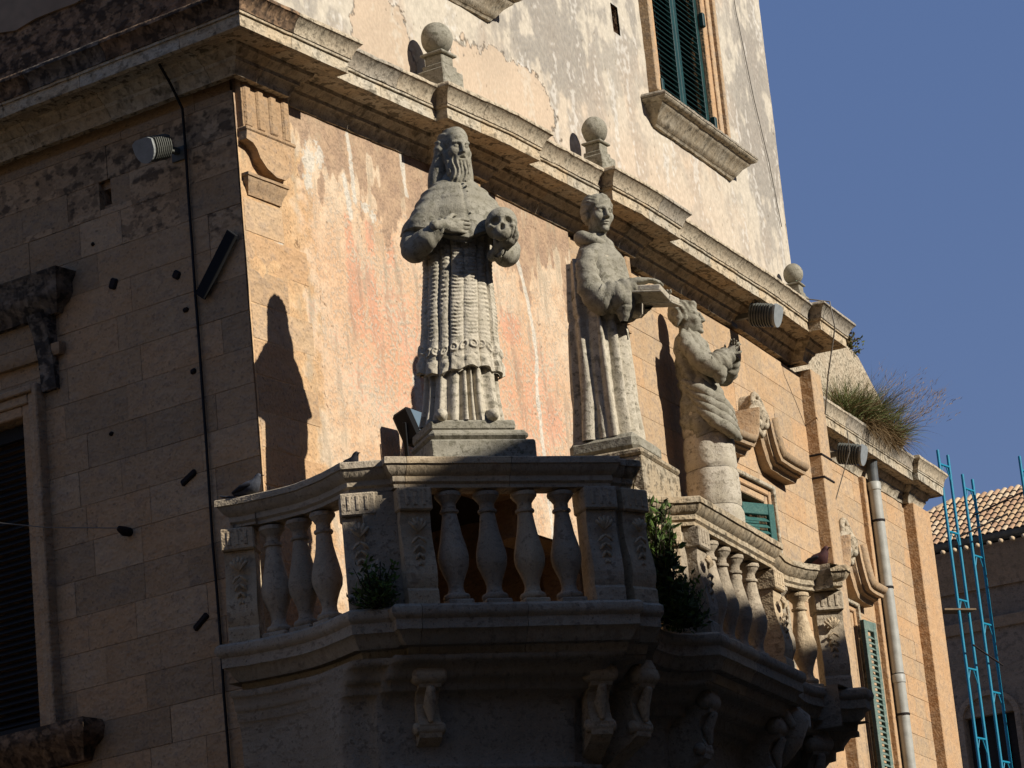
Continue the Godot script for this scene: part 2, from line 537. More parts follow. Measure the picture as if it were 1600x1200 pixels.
# the sunny lower wall: old limewash in peach and ochre, red undercoat, bare brown render near the cornice, white lime runs
const PW := 720
const PH := 634
func plaster_lower() -> StandardMaterial3D:
	var n1 := nb(PW, PH, 0.0083, 11, 4)
	var n2 := nb(PW, PH, 0.035, 12, 4)
	var n3 := nb(PW, PH, 0.15, 13, 3)
	var n4 := nb_stretch(PW, PH, 0.048, 14, 3, 7)
	var n5 := nb(PW, PH, 0.38, 15, 2)
	var d := PackedByteArray(); d.resize(PW * PH * 3)
	var hm := PackedByteArray(); hm.resize(PW * PH)
	var runs := [[[Vector2(3.62, 9.62), Vector2(3.68, 9.5), Vector2(3.76, 9.29), Vector2(3.83, 8.95), Vector2(3.84, 8.75), Vector2(3.79, 8.41), Vector2(3.82, 7.2)], 0.034], [[Vector2(1.37, 10.0), Vector2(1.40, 9.45)], 0.03], [[Vector2(2.06, 10.05), Vector2(2.09, 9.66)], 0.035], [[Vector2(1.28, 9.6), Vector2(1.33, 9.3)], 0.035], [[Vector2(2.0, 8.2), Vector2(2.04, 7.5)], 0.07]]
	var blots := [Vector3(0.86, 9.62, 0.09), Vector3(0.97, 9.69, 0.07), Vector3(0.83, 9.46, 0.06), Vector3(1.53, 9.42, 0.05), Vector3(1.60, 9.36, 0.045), Vector3(0.95, 9.78, 0.035), Vector3(0.4, 8.85, 0.05)]
	var reds := [Vector4(1.28, 9.18, 0.05, 0.14), Vector4(1.55, 9.2, 0.06, 0.13), Vector4(1.80, 9.16, 0.06, 0.12), Vector4(1.30, 8.75, 0.09, 0.3), Vector4(1.52, 8.7, 0.07, 0.28), Vector4(4.02, 8.24, 0.14, 0.12), Vector4(3.45, 8.9, 0.16, 0.12)]
	var cream := Color(0.92, 0.82, 0.69)
	var peach := Color(0.91, 0.75, 0.59)
	var brown := Color(0.72, 0.60, 0.50)
	var red := Color(0.86, 0.52, 0.40)
	var white := Color(0.92, 0.88, 0.80)
	var tan := Color(0.86, 0.68, 0.48)
	var grey := Color(0.60, 0.56, 0.48)
	for yy in PH:
		var y := 10.3 - yy * 0.0069444
		for xx in PW:
			var k := yy * PW + xx
			var s := xx * 0.0069444
			var a := n1[k] / 255.0
			var b := n2[k] / 255.0
			var g := n3[k] / 255.0
			var st := n4[k] / 255.0
			var f := n5[k] / 255.0
			var c := peach.lerp(cream, ss(0.3, 0.7, a * 0.5 + b * 0.3 + st * 0.2))
			var ht := 0.5 + (b - 0.5) * 0.35 + (f - 0.5) * 0.18
			# red undercoat showing through in flecks
			var zone: float = exp(-pow((s - 1.9) / 1.0, 2.0) - pow((y - 8.35) / 0.75, 2.0)) + exp(-pow((s - 3.7) / 0.75, 2.0) - pow((y - 8.35) / 0.7, 2.0))
			for q in reds:
				zone += 1.1 * exp(-pow((s - q.x) / q.z, 4.0) - pow((y - q.y) / q.w, 4.0))
			var fl := ss(0.53, 0.62, g * 0.45 + f * 0.2 + b * 0.2 + st * 0.15 + zone * 0.16 - 0.08)
			c = c.lerp(red, fl * ss(0.1, 0.9, zone + (a - 0.5) * 0.9 + (b - 0.5) * 0.5) * 0.42)
			ht -= fl * clampf(zone, 0.0, 1.0) * 0.12
			# a general pink wash there
			c = c.lerp(Color(0.93, 0.73, 0.60), clampf(zone, 0.0, 1.0) * 0.18)
			# pale flecks of limewash
			var wf := ss(0.55, 0.66, (1.0 - g) * 0.45 + f * 0.3 + (1.0 - b) * 0.28)
			c = c.lerp(white, wf * (0.35 + 0.22 * clampf(zone, 0.0, 1.0)))
			ht += wf * 0.1
			# older brown render left in the upper part, ragged at its foot
			var edge := 9.52 + (a - 0.5) * 0.9 + (st - 0.5) * 0.7 + (b - 0.5) * 0.2
			if s < 0.62: edge += 0.1
			var br := ss(-0.03, 0.03, y - edge)
			c = c.lerp(brown.lerp(Color(0.78, 0.66, 0.53), b), br * 0.85)
			ht += br * 0.05
			# worked quoin stones near the corner, where the wash has gone
			if s < 0.85:
				var qe := ss(0.85, 0.6, s + (b - 0.5) * 0.5)
				c = c.lerp(tan.lerp(Color(0.90, 0.72, 0.50), b), qe * 0.6 * (1.0 - br))
			# grey weathering in thin runs
			var gw := ss(0.56, 0.72, st * 0.55 + b * 0.25 + g * 0.2)
			c = c.lerp(grey, gw * 0.4)
			for r in runs:
				var pts: Array = r[0]
				if s > pts[0].x - 0.5 and s < pts[0].x + 0.5:
					var dd := seg_dist(Vector2(s, y), pts) + (b - 0.5) * 0.03 + (g - 0.5) * 0.02
					var rw: float = r[1]
					var cov := ss(rw, rw * 0.6, dd)
					c = c.lerp(white, cov * 0.9)
			for q in blots:
				var dd2 := Vector2(s - q.x, (y - q.y) * 0.7).length() + (g - 0.5) * 0.06 + (b - 0.5) * 0.08
				c = c.lerp(white, ss(q.z, q.z * 0.75, dd2) * 0.85)
			# hair cracks
			var cr: float = absf(b - 0.5) + absf(a - 0.52) * 0.6
			if cr < 0.012:
				c = c.lerp(Color(0.45, 0.33, 0.24), 0.6); ht -= 0.25
			if f > 0.86 and g > 0.6:
				c = c.darkened(0.35); ht -= 0.2
			var m := 1.0 + (f - 0.5) * 0.22 + (g - 0.5) * 0.18 + (b - 0.5) * 0.12
			d[k * 3] = int(clampf(c.r * m, 0, 1) * 255.0)
			d[k * 3 + 1] = int(clampf(c.g * m, 0, 1) * 255.0)
			d[k * 3 + 2] = int(clampf(c.b * m, 0, 1) * 255.0)
			hm[k] = int(clampf(ht, 0, 1) * 255.0)
	var m3 := flat_mat(Color.WHITE, 0.95)
	m3.metallic_specular = 0.2
	m3.albedo_texture = tex(PW, PH, d)
	m3.normal_enabled = true
	m3.normal_texture = relief(PW, PH, hm, 3.5)
	return m3

# the upper wall: cream limewash gone grey in sheets, with smooth peach repairs that have a crisp outline
const QW := 884
const QH := 400
func plaster_upper() -> StandardMaterial3D:
	var n1 := nb(QW, QH, 0.0096, 31, 4)
	var n2 := nb(QW, QH, 0.036, 32, 4)
	var n3 := nb(QW, QH, 0.14, 33, 3)
	var n4 := nb_stretch(QW, QH, 0.05, 34, 3, 6)
	var n5 := nb(QW, QH, 0.35, 35, 2)
	var d := PackedByteArray(); d.resize(QW * QH * 3)
	var hm := PackedByteArray(); hm.resize(QW * QH)
	var cream := Color(0.89, 0.84, 0.75)
	var peach := Color(0.91, 0.80, 0.68)
	var grey := Color(0.66, 0.63, 0.59)
	var white := Color(0.93, 0.90, 0.84)
	for yy in QH:
		var y := 15.0 - yy * 0.012
		for xx in QW:
			var k := yy * QW + xx
			var s := xx * 0.012 - 0.2
			var a := n1[k] / 255.0
			var b := n2[k] / 255.0
			var g := n3[k] / 255.0
			var st := n4[k] / 255.0
			var f := n5[k] / 255.0
			var c := cream.lerp(peach, ss(0.45, 0.75, a * 0.6 + st * 0.4) * 0.7)
			var ht := 0.5 + (b - 0.5) * 0.3 + (f - 0.5) * 0.15
			c = c.lerp(peach, exp(-pow((s - 6.4) / 2.6, 2.0) - pow((y - 10.9) / 0.5, 2.0)) * 0.6)
			var gz := exp(-pow((s - 4.6) / 1.0, 2.0) - pow((y - 11.75) / 0.65, 2.0)) + exp(-pow((s - 9.6) / 0.7, 2.0) - pow((y - 12.4) / 1.3, 2.0)) + 0.8 * exp(-pow((s - 0.7) / 0.8, 2.0) - pow((y - 11.1) / 0.45, 2.0)) + 0.6 * exp(-pow((s - 6.3) / 0.8, 2.0) - pow((y - 12.6) / 0.7, 2.0))
			var gr := ss(0.48, 0.60, a * 0.35 + b * 0.35 + st * 0.3 + gz * 0.2)
			c = c.lerp(grey.lerp(Color(0.72, 0.68, 0.61), f), gr * clampf(0.35 + gz, 0.0, 1.0) * 0.85)
			var wf := ss(0.62, 0.7, st * 0.6 + g * 0.4)
			c = c.lerp(white, wf * 0.6)
			# smooth repairs with an outline
			for q in [Vector4(1.95, 10.75, 0.42, 0.5), Vector4(3.75, 10.75, 0.85, 0.52)]:
				var e := pow(absf(s - q.x) / q.z, 3.0) + pow(absf(y - q.y) / q.w, 3.0) + (b - 0.5) * 1.0 + (g - 0.5) * 0.35
				if e < 1.0:
					c = Color(0.91, 0.81, 0.69).lerp(Color(0.85, 0.76, 0.65), ss(0.3, 0.7, g * 0.5 + a * 0.5)).lerp(cream, wf * 0.5)
					ht = 0.72 + (f - 0.5) * 0.06
				if absf(e - 1.0) < 0.05: c = c.darkened(0.3)
			if absf(b - 0.5) + absf(a - 0.5) * 0.8 < 0.01:
				c = c.lerp(Color(0.45, 0.38, 0.3), 0.6); ht -= 0.2
			if f > 0.88 and g > 0.62:
				c = c.darkened(0.4); ht -= 0.25
			var m := 1.0 + (f - 0.5) * 0.14 + (g - 0.5) * 0.12
			d[k * 3] = int(clampf(c.r * m, 0, 1) * 255.0)
			d[k * 3 + 1] = int(clampf(c.g * m, 0, 1) * 255.0)
			d[k * 3 + 2] = int(clampf(c.b * m, 0, 1) * 255.0)
			hm[k] = int(clampf(ht, 0, 1) * 255.0)
	var m3 := flat_mat(Color.WHITE, 0.95)
	m3.metallic_specular = 0.2
	m3.albedo_texture = tex(QW, QH, d)
	m3.normal_enabled = true
	m3.normal_texture = relief(QW, QH, hm, 3.0)
	return m3

func make_materials() -> void:
	var warm := stone_tex(41, Color(0.90, 0.77, 0.61), Color(0.87, 0.72, 0.55), Color(0.72, 0.63, 0.53), 0.60, 0.26, 4.0)
	M.block = [stone_mat(warm, 0.55, 0.95, Color.WHITE, 0.6), stone_mat(warm, 0.55, 0.95, Color(0.97, 0.97, 0.97), 0.6), stone_mat(warm, 0.55, 0.95, Color(1.0, 0.97, 0.94), 0.6), stone_mat(warm, 0.55, 0.95, Color(0.94, 0.95, 0.96), 0.6)]
	M.core = stone_mat(warm, 0.5, 0.95, Color(0.8, 0.76, 0.72))
	var shade := warm                                    # one quarry for both fronts
	var stained := stone_tex(53, Color(0.90, 0.77, 0.61), Color(0.87, 0.72, 0.55), Color(0.36, 0.31, 0.26), 0.55, 0.28, 3.5)
	M.stained = [stone_mat(stained, 0.45), stone_mat(stained, 0.45, 0.95, Color(0.93, 0.93, 0.93))]
	M.shade = [stone_mat(shade, 0.5), stone_mat(shade, 0.5, 0.95, Color(0.95, 0.94, 0.93)), stone_mat(shade, 0.5, 0.95, Color(1.0, 0.97, 0.94)), stone_mat(shade, 0.5, 0.95, Color(0.88, 0.88, 0.88))]
	
	M.capital = [stone_mat(warm, 0.55, 0.95, Color(0.88, 0.87, 0.86)), stone_mat(warm, 0.55, 0.95, Color(0.96, 0.95, 0.94))]
	var soot := stone_tex(55, Color(0.74, 0.66, 0.56), Color(0.60, 0.53, 0.46), Color(0.20, 0.19, 0.18), 0.47, 0.4, 5.0)
	M.soot = [stone_mat(soot, 0.5), stone_mat(soot, 0.5, 0.95, Color(1.1, 1.0, 0.9))]
	var corn := stone_tex(61, Color(0.91, 0.86, 0.76), Color(0.87, 0.79, 0.66), Color(0.42, 0.39, 0.33), 0.60, 0.3, 4.0)
	M.cornice = [stone_mat(corn, 0.6), stone_mat(corn, 0.6, 0.95, Color(0.95, 0.95, 0.95)), stone_mat(corn, 0.6, 0.95, Color(1.0, 0.97, 0.93))]
	var lich := stone_tex(66, Color(0.84, 0.79, 0.70), Color(0.75, 0.69, 0.60), Color(0.38, 0.35, 0.30), 0.59, 0.32, 4.0, 0.68)
	M.lichen = [stone_mat(lich, 1.1), stone_mat(lich, 1.1, 0.95, Color(1.1, 1.08, 1.04))]
	var grey := stone_tex(71, Color(0.74, 0.71, 0.63), Color(0.64, 0.61, 0.53), Color(0.44, 0.42, 0.35), 0.62, 0.26, 4.0)
	M.statue = stone_mat(grey, 1.0, 0.95, Color.WHITE, 0.55)
	var mid := stone_tex(77, Color(0.93, 0.88, 0.78), Color(0.84, 0.79, 0.69), Color(0.56, 0.53, 0.45), 0.60, 0.24, 4.0)
	M.statue_mid = stone_mat(mid, 0.8, 0.95, Color.WHITE, 0.5)
	var pale := stone_tex(75, Color(0.90, 0.85, 0.76), Color(0.80, 0.75, 0.65), Color(0.55, 0.51, 0.44), 0.62, 0.24, 4.0)
	M.statue_pale = stone_mat(pale, 0.9, 0.95, Color.WHITE, 0.55)
	var bal := stone_tex(81, Color(0.86, 0.79, 0.68), Color(0.78, 0.71, 0.60), Color(0.58, 0.52, 0.44), 0.64, 0.22, 3.0)
	M.balcony = [stone_mat(bal, 0.8), stone_mat(bal, 0.8, 0.95, Color(0.92, 0.92, 0.92)), stone_mat(bal, 0.8, 0.95, Color(1.08, 1.05, 1.0))]
	M.pale_rail = [stone_mat(corn, 0.7, 0.95, Color(0.93, 0.9, 0.86)), stone_mat(corn, 0.7, 0.95, Color(0.88, 0.86, 0.83))]
	M.lower = plaster_lower()
	M.upper = plaster_upper()
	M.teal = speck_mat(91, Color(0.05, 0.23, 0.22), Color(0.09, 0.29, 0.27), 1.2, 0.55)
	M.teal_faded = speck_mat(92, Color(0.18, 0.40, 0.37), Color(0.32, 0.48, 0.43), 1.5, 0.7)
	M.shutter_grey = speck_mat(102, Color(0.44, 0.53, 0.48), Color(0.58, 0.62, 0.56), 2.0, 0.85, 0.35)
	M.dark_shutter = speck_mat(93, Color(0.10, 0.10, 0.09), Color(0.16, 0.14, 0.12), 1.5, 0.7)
	M.pipe = speck_mat(94, Color(0.80, 0.79, 0.74), Color(0.68, 0.67, 0.62), 1.2, 0.5, 0.12)
	M.zinc = speck_mat(95, Color(0.45, 0.46, 0.45), Color(0.36, 0.37, 0.37), 2.0, 0.5)
	M.lamp_body = speck_mat(96, Color(0.46, 0.46, 0.42), Color(0.36, 0.36, 0.33), 3.0, 0.5)
	M.lamp_pale = speck_mat(98, Color(0.66, 0.67, 0.65), Color(0.58, 0.59, 0.57), 3.0, 0.4)
	M.black = flat_mat(Color(0.05, 0.05, 0.05), 0.9)
	M.glass = flat_mat(Color(0.45, 0.52, 0.55), 0.08)
	M.iron = speck_mat(97, Color(0.10, 0.08, 0.07), Color(0.22, 0.13, 0.08), 4.0, 0.85)
	M.cable = flat_mat(Color(0.07, 0.065, 0.06), 0.7)
	M.cable_pale = flat_mat(Color(0.55, 0.52, 0.47), 0.7)
	M.wood = speck_mat(104, Color(0.24, 0.19, 0.15), Color(0.18, 0.145, 0.12), 1.5, 0.8)
	M.scaffold = speck_mat(99, Color(0.10, 0.60, 0.72), Color(0.18, 0.52, 0.62), 0.8, 0.45)
	M.plank = speck_mat(100, Color(0.55, 0.45, 0.33), Color(0.42, 0.35, 0.27), 1.0, 0.9)
	var far := stone_tex(111, Color(0.74, 0.63, 0.53), Color(0.66, 0.57, 0.48), Color(0.48, 0.42, 0.36), 0.6, 0.25, 3.0)
	M.far_wall = stone_mat(far, 0.25)
	M.far_trim = stone_mat(far, 0.25, 0.95, Color(1.08, 1.07, 1.06))
	M.tile = [speck_mat(121, Color(0.90, 0.76, 0.58), Color(0.82, 0.66, 0.49), 0.7, 0.9, 0.3), speck_mat(123, Color(0.93, 0.82, 0.66), Color(0.86, 0.72, 0.56), 0.7, 0.9, 0.3), speck_mat(125, Color(0.84, 0.68, 0.52), Color(0.76, 0.60, 0.46), 0.7, 0.9, 0.3)]
	M.street = speck_mat(131, Color(0.50, 0.47, 0.42), Color(0.42, 0.39, 0.35), 0.4, 0.9)
	M.opposite = speck_mat(133, Color(0.70, 0.61, 0.50), Color(0.62, 0.53, 0.43), 0.3, 0.95)
	M.leaf = leaf_mat(Color(0.36, 0.46, 0.16))
	M.leaf_dull = leaf_mat(Color(0.27, 0.32, 0.14))
	M.leaf_grass = leaf_mat(Color(0.40, 0.43, 0.20))
	M.straw = leaf_mat(Color(0.66, 0.54, 0.36))
	M.leaf_brown = leaf_mat(Color(0.46, 0.36, 0.20))
	M.stem = flat_mat(Color(0.22, 0.17, 0.10), 0.9)
	M.pigeon = speck_mat(141, Color(0.26, 0.27, 0.30), Color(0.36, 0.37, 0.40), 8.0, 0.8)
	M.pigeon_red = speck_mat(143, Color(0.40, 0.24, 0.22), Color(0.30, 0.20, 0.22), 8.0, 0.8)
	M.pigeon_dark = speck_mat(145, Color(0.12, 0.12, 0.14), Color(0.17, 0.17, 0.19), 8.0, 0.8)
func leaf_mat(c: Color) -> StandardMaterial3D:
	var m := flat_mat(c, 0.75)
	m.cull_mode = BaseMaterial3D.CULL_DISABLED
	m.backlight_enabled = true
	m.backlight = c * 0.4
	return m

# ------------------------------------------------------------------ architecture
func elev(mb: MB, x: Transform3D, path: PackedVector2Array, prof: PackedVector2Array, jit := 0.0) -> void:   # a moulding that runs in the plane of a wall; prof is (above the path, out of the wall)
	var a := MB.new()
	sweep(a, path, prof, jit, 0.06)
	var k := mb.v.size()
	for q in a.v.size():
		mb.v.append(x * Vector3(a.v[q].x, a.v[q].z, a.v[q].y))
		mb.n.append(x.basis * Vector3(a.n[q].x, a.n[q].z, a.n[q].y))
		mb.t.append(Vector2.ZERO)
	for q in range(0, a.i.size(), 3):
		mb.i.append_array(PackedInt32Array([k + a.i[q], k + a.i[q + 2], k + a.i[q + 1]]))

func sheet(mb: MB, s0: float, s1: float, y0: float, y1: float, o: float, holes: Array, step: float, uv: Callable, rough: float) -> void:   # plaster face on the sunny facade
	mb.has_uv = true
	var sl := []
	var yl := []
	for q in int((s1 - s0) / step) + 1: sl.append(s0 + q * step)
	for q in int((y1 - y0) / step) + 1: yl.append(y0 + q * step)
	sl.append(s1); yl.append(y1)
	for H in holes:
		sl.append(H[0]); sl.append(H[1]); yl.append(H[2]); yl.append(H[3])
	for b in SB:
		if b > s0 and b < s1: sl.append(b)
	sl.sort(); yl.sort()
	var a := MB.new()
	var ns := sl.size()
	var k := mb.v.size()
	for y in yl:
		for s in sl:
			var p := wp(s, y, o)
			p += nrm(TH[seg_of(s)]) * (wear.get_noise_3dv(p * 14.0) * rough + wear.get_noise_3dv(p * 70.0) * rough * 0.3)
			mb.vert(p, nrm(TH[seg_of(s)]), uv.call(s, y))
	for b in yl.size() - 1:
		for c in ns - 1:
			var cs: float = (sl[c] + sl[c + 1]) * 0.5
			var cy: float = (yl[b] + yl[b + 1]) * 0.5
			var open := false
			for H in holes:
				if cs > H[0] and cs < H[1] and cy > H[2] and cy < H[3]: open = true
			if open or sl[c + 1] - sl[c] < 1e-5 or yl[b + 1] - yl[b] < 1e-5: continue
			var p0 := k + b * ns + c
			mb.i.append_array(PackedInt32Array([p0, p0 + ns + 1, p0 + 1, p0, p0 + ns, p0 + ns + 1]))

func corner_path(r: float) -> Vector2:
	var a := nrm(LTH)
	var b := nrm(TH[0])
	return v2(C0 + (a + b) / (1.0 + a.dot(b)) * r)

func P2(a: Array) -> PackedVector2Array:
	var o := PackedVector2Array()
	for k in range(0, a.size(), 2): o.append(Vector2(a[k], a[k + 1]))
	return o

func sill_path(s0: float, s1: float, o := 0.0) -> PackedVector2Array:
	return PackedVector2Array([v2(wp(s0, 0, o - 0.25)), v2(wp(s0, 0, o)), v2(wp(s1, 0, o)), v2(wp(s1, 0, o - 0.25))])

func louvre(parent: Node3D, x: Transform3D, w: float, h: float, m: Material, pitch: float) -> void:   # a louvred leaf: x at its lower left, xy plane of the leaf
	var st := 0.07
	for q: float in [st * 0.5, w - st * 0.5]:
		piece(parent, "stile", cbox(Vector3(st, h, 0.045), 0.004), m, x * Transform3D(Basis(), Vector3(q, h * 0.5, 0)))
	for q: float in [0.05, h - 0.05]:
		piece(parent, "rail", cbox(Vector3(w - 2 * st - 0.002, 0.1, 0.04), 0.004), m, x * Transform3D(Basis(), Vector3(w * 0.5, q, 0)))
	var y := 0.1 + pitch * 0.6
	while y < h - 0.1 - pitch * 0.3:
		piece(parent, "slat", cbox(Vector3(w - 2 * st - 0.004, 0.009, pitch * 1.15), 0.002), m, x * Transform3D(Basis(Vector3.RIGHT, 0.75 + rng.randf_range(-0.03, 0.03)), Vector3(w * 0.5, y, 0)))
		y += pitch

func architrave(parent: Node3D, x: Transform3D, w: float, h: float, t: float, mats: Array) -> void:    # stepped frame round an opening w by h whose lower left is x
	var i := 0
	for st in [[0.0, t * 0.4, 0.035], [t * 0.4, t * 0.75, 0.055], [t * 0.75, t, 0.09]]:
		var a: float = st[0]; var b: float = st[1]; var o: float = st[2]
		for q: float in [-(a + b) * 0.5, w + (a + b) * 0.5]:
			piece(parent, "jamb", cbox(Vector3(b - a - 0.001, h + b, o + 0.06), 0.008), mats[i % mats.size()], x * Transform3D(Basis(), Vector3(q, (h + b) * 0.5, o * 0.5 - 0.03)))
		piece(parent, "lintel", cbox(Vector3(w + 2 * a - 0.002, b - a - 0.001, o + 0.06), 0.008), mats[i % mats.size()], x * Transform3D(Basis(), Vector3(w * 0.5, h + (a + b) * 0.5, o * 0.5 - 0.03)))
		i += 1

const SILL := [-0.03, 11.47, 0.03, 11.47, 0.045, 11.495, 0.06, 11.50, 0.08, 11.53, 0.11, 11.57, 0.145, 11.60, 0.165, 11.615, 0.175, 11.635, 0.20, 11.64, 0.222, 11.655, 0.228, 11.665, 0.22, 11.685, 0.20, 11.692, -0.03, 11.71]
const BED := [-0.04, 9.975, 0.015, 9.975, 0.02, 10.00, 0.035, 10.02, 0.05, 10.045, 0.07, 10.055, 0.075, 10.08, 0.105, 10.09, 0.12, 10.11, 0.14, 10.12, 0.15, 10.145, 0.20, 10.15, 0.27, 10.15, 0.29, 10.14, 0.32, 10.15, 0.32, 10.235, 0.335, 10.238, 0.338, 10.255, -0.04, 10.255]
const COPING := [-0.04, 10.256, 0.345, 10.256, 0.347, 10.275, 0.356, 10.30, 0.372, 10.33, 0.392, 10.35, 0.405, 10.362, 0.412, 10.365, 0.412, 10.385, 0.40, 10.40, 0.2, 10.44, -0.04, 10.475]

func fluted_capital(parent: Node3D, s: float, w: float, mats: Array) -> void:
	var x := wx(s, 0, 0)
	var mb := MB.new()
	mb.box(x * Transform3D(Basis(), Vector3(w * 0.5, 9.86, 0.015)), Vector3(w, 0.47, 0.07), 0.004)
	for q in 4:      # raised fillets between the flutes
		var fx := w * (0.10 + 0.8 * q / 3.0)
		mb.box(x * Transform3D(Basis(), Vector3(fx, 9.86 + wear.get_noise_1d(q * 90.0) * 0.02, 0.047)), Vector3(w * 0.15, 0.42, 0.04), 0.014)
	mb.box(x * Transform3D(Basis(), Vector3(w * 0.5, 9.632, 0.04)), Vector3(w + 0.02, 0.03, 0.09), 0.008)
	part(parent, "capital", mb, mats[0])
	var pb := MB.new()
	var poly := PackedVector2Array()
	for q in [[0.0, 9.617], [-0.01, 9.55], [0.06, 9.535], [0.1, 9.50], [0.13, 9.44], [0.20, 9.38], [0.30, 9.34], [0.40, 9.345], [0.47, 9.40], [0.51, 9.50], [0.53, 9.617]]:
		poly.append(Vector2(q[0] / 0.53 * w, q[1]))
	pb.prism(poly, x, -0.03, 0.075)
	part(parent, "pendant", pb, mats[1])
	var lb := MB.new()
	sweep(lb, sill_path(s + 0.06, s + w - 0.14, 0.0), P2([-0.03, 9.17, 0.012, 9.17, 0.018, 9.20, 0.03, 9.235, 0.045, 9.26, 0.05, 9.29, 0.06, 9.295, 0.06, 9.315, -0.03, 9.325]), 0.003, 0.05)
	part(parent, "moulding", lb, mats[0])

func pediment(parent: Node3D, x: Transform3D, w: float, mats: Array) -> void:     # broken scroll pediment, x at the foot of its middle
	for sg: float in [-1.0, 1.0]:
		var mx := x
		if sg < 0: mx = x * Transform3D(Basis(UP, 0).scaled(Vector3(-1, 1, 1)), Vector3.ZERO)
		var mb := MB.new()
		var path := P2([0.12, 0.44, 0.15, 0.33, 0.20, 0.20, 0.27, 0.08, 0.36, 0.0, w * 0.5 - 0.30, -0.02, w * 0.5 + 0.02, -0.02])
		var prof := P2([-0.02, -0.02, -0.02, 0.10, 0.02, 0.12, 0.03, 0.16, 0.05, 0.17, 0.05, 0.22, 0.085, 0.23, 0.09, 0.25, 0.12, 0.275, 0.145, 0.28, 0.155, 0.26, 0.165, -0.02])
		if sg > 0: elev(mb, x, path, prof, 0.003)
		else:
			var pm := PackedVector2Array()
			for q in path.size(): pm.append(Vector2(-path[path.size() - 1 - q].x, path[path.size() - 1 - q].y))
			elev(mb, x, pm, prof, 0.003)
		part(parent, "scrolled_cornice", mb, mats[0])
		var sb := MB.new()
		var pts := []
		var rr := []
		for q in 15:
			var a := q * 0.55
			var r := 0.115 - q * 0.0065
			pts.append(Vector3(sg * (0.13 + cos(a) * r - 0.03), 0.42 + sin(a) * r * 1.0, 0.16 + q * 0.003))
			rr.append(0.05 - q * 0.0018)
		sb.tube(x, pts, rr, 8)
		part(parent, "volute", sb, mats[1])
	var cb := MB.new()
	var o := PackedVector2Array()
	for q in 24:
		var a := TAU * q / 24.0
		o.append(Vector2(cos(a) * (0.16 + 0.025 * cos(3 * a)), 0.47 + sin(a) * (0.2 + 0.02 * sin(4 * a))))
	cb.prism(o, x, -0.02, 0.16)
	var rim := []
	var rr2 := []
	for q in 25:
		rim.append(Vector3(o[q % 24].x, o[q % 24].y, 0.16)); rr2.append(0.032)
	cb.tube(x, rim, rr2, 7)
	cb.tube(x, [Vector3(0, 0.34, 0.15), Vector3(0, 0.47, 0.18), Vector3(0, 0.6, 0.15)], [0.05, 0.09, 0.05], 10)
	part(parent, "cartouche", cb, mats[2])

func shell_carving(mb: MB, x: Transform3D) -> void:
	for q in 5:
		var a := (q - 2) * 0.42
		mb.tube(x, [Vector3(0, 0.5, 0.0), Vector3(sin(a) * 0.045, 0.5 + cos(a) * 0.05, 0.018), Vector3(sin(a) * 0.075, 0.5 + cos(a) * 0.085, 0.004)], [0.009, 0.017, 0.011], 6)
	for q in 4:
		var w := 0.05 - q * 0.010
		var y := 0.44 - q * 0.055
		for sg: float in [-1.0, 1.0]:
			mb.tube(x, [Vector3(0, y + 0.02, 0.006), Vector3(sg * w * 0.6, y, 0.016), Vector3(sg * w, y - 0.022, 0.004)], [0.008, 0.014, 0.005], 6)
	mb.tube(x, [Vector3(0, 0.25, 0.006), Vector3(0, 0.20, 0.010)], [0.012, 0.004], 6)

func make_baluster(variant: int) -> Mesh:
	var mb := MB.new()
	mb.box(Transform3D(Basis(), Vector3(0, 0.025, 0)), Vector3(0.18, 0.05, 0.18), 0.008)
	var pr := []
	for q in [[0.078, 0.05], [0.088, 0.062], [0.09, 0.078], [0.082, 0.092], [0.062, 0.10], [0.052, 0.125], [0.051, 0.15], [0.06, 0.19], [0.082, 0.245], [0.099, 0.29], [0.105, 0.335], [0.101, 0.38], [0.088, 0.435], [0.073, 0.50], [0.062, 0.56], [0.054, 0.62], [0.051, 0.648], [0.062, 0.652], [0.066, 0.662], [0.062, 0.673], [0.051, 0.677], [0.050, 0.715], [0.056, 0.722], [0.064, 0.735], [0.078, 0.75], [0.080, 0.758], [0.088, 0.763], [0.090, 0.775], [0.087, 0.79], [0.06, 0.799]]:
		pr.append(Vector2(q[0], q[1]))
	mb.lathe(Transform3D.IDENTITY, pr, 28)
	for k in mb.v.size(): mb.v[k] += Vector3(0, 0, variant * 3.0)
	mb.roughen(wear, 0.004, 70.0)
	for k in mb.v.size(): mb.v[k] -= Vector3(0, 0, variant * 3.0)
	return mb.build()

func make_pier(w: float) -> Mesh:      # local: z out of the balustrade, y from the floor
	var mb := MB.new()
	var side := Transform3D(Basis(Vector3(0, 0, 1), UP, Vector3(-1, 0, 0)), Vector3.ZERO)
	mb.prism(P2([-0.1, 0.0, 0.115, 0.0, 0.12, 0.01, 0.12, 0.10, 0.11, 0.11, 0.105, 0.12, 0.118, 0.16, 0.125, 0.21, 0.122, 0.26, 0.108, 0.33, 0.09, 0.40, 0.078, 0.47, 0.073, 0.55, 0.078, 0.60, 0.082, 0.63, 0.082, 0.64, -0.1, 0.64]), side, -w * 0.5 + 0.012, w * 0.5 - 0.012)
	mb.box(Transform3D(Basis(), Vector3(0, 0.72, 0.0)), Vector3(w, 0.155, 0.235), 0.010)
	for q in 3:
		mb.box(Transform3D(Basis(), Vector3((q - 1) * w * 0.25, 0.725, 0.118)), Vector3(w * 0.1, 0.10, 0.012), 0.004)
	return mb.build()
func make_pier_carving() -> Mesh:
	var mb := MB.new()
	shell_carving(mb, Transform3D(Basis(Vector3.RIGHT, 0.05), Vector3(0, 0.0, 0.09)))
	return mb.build()

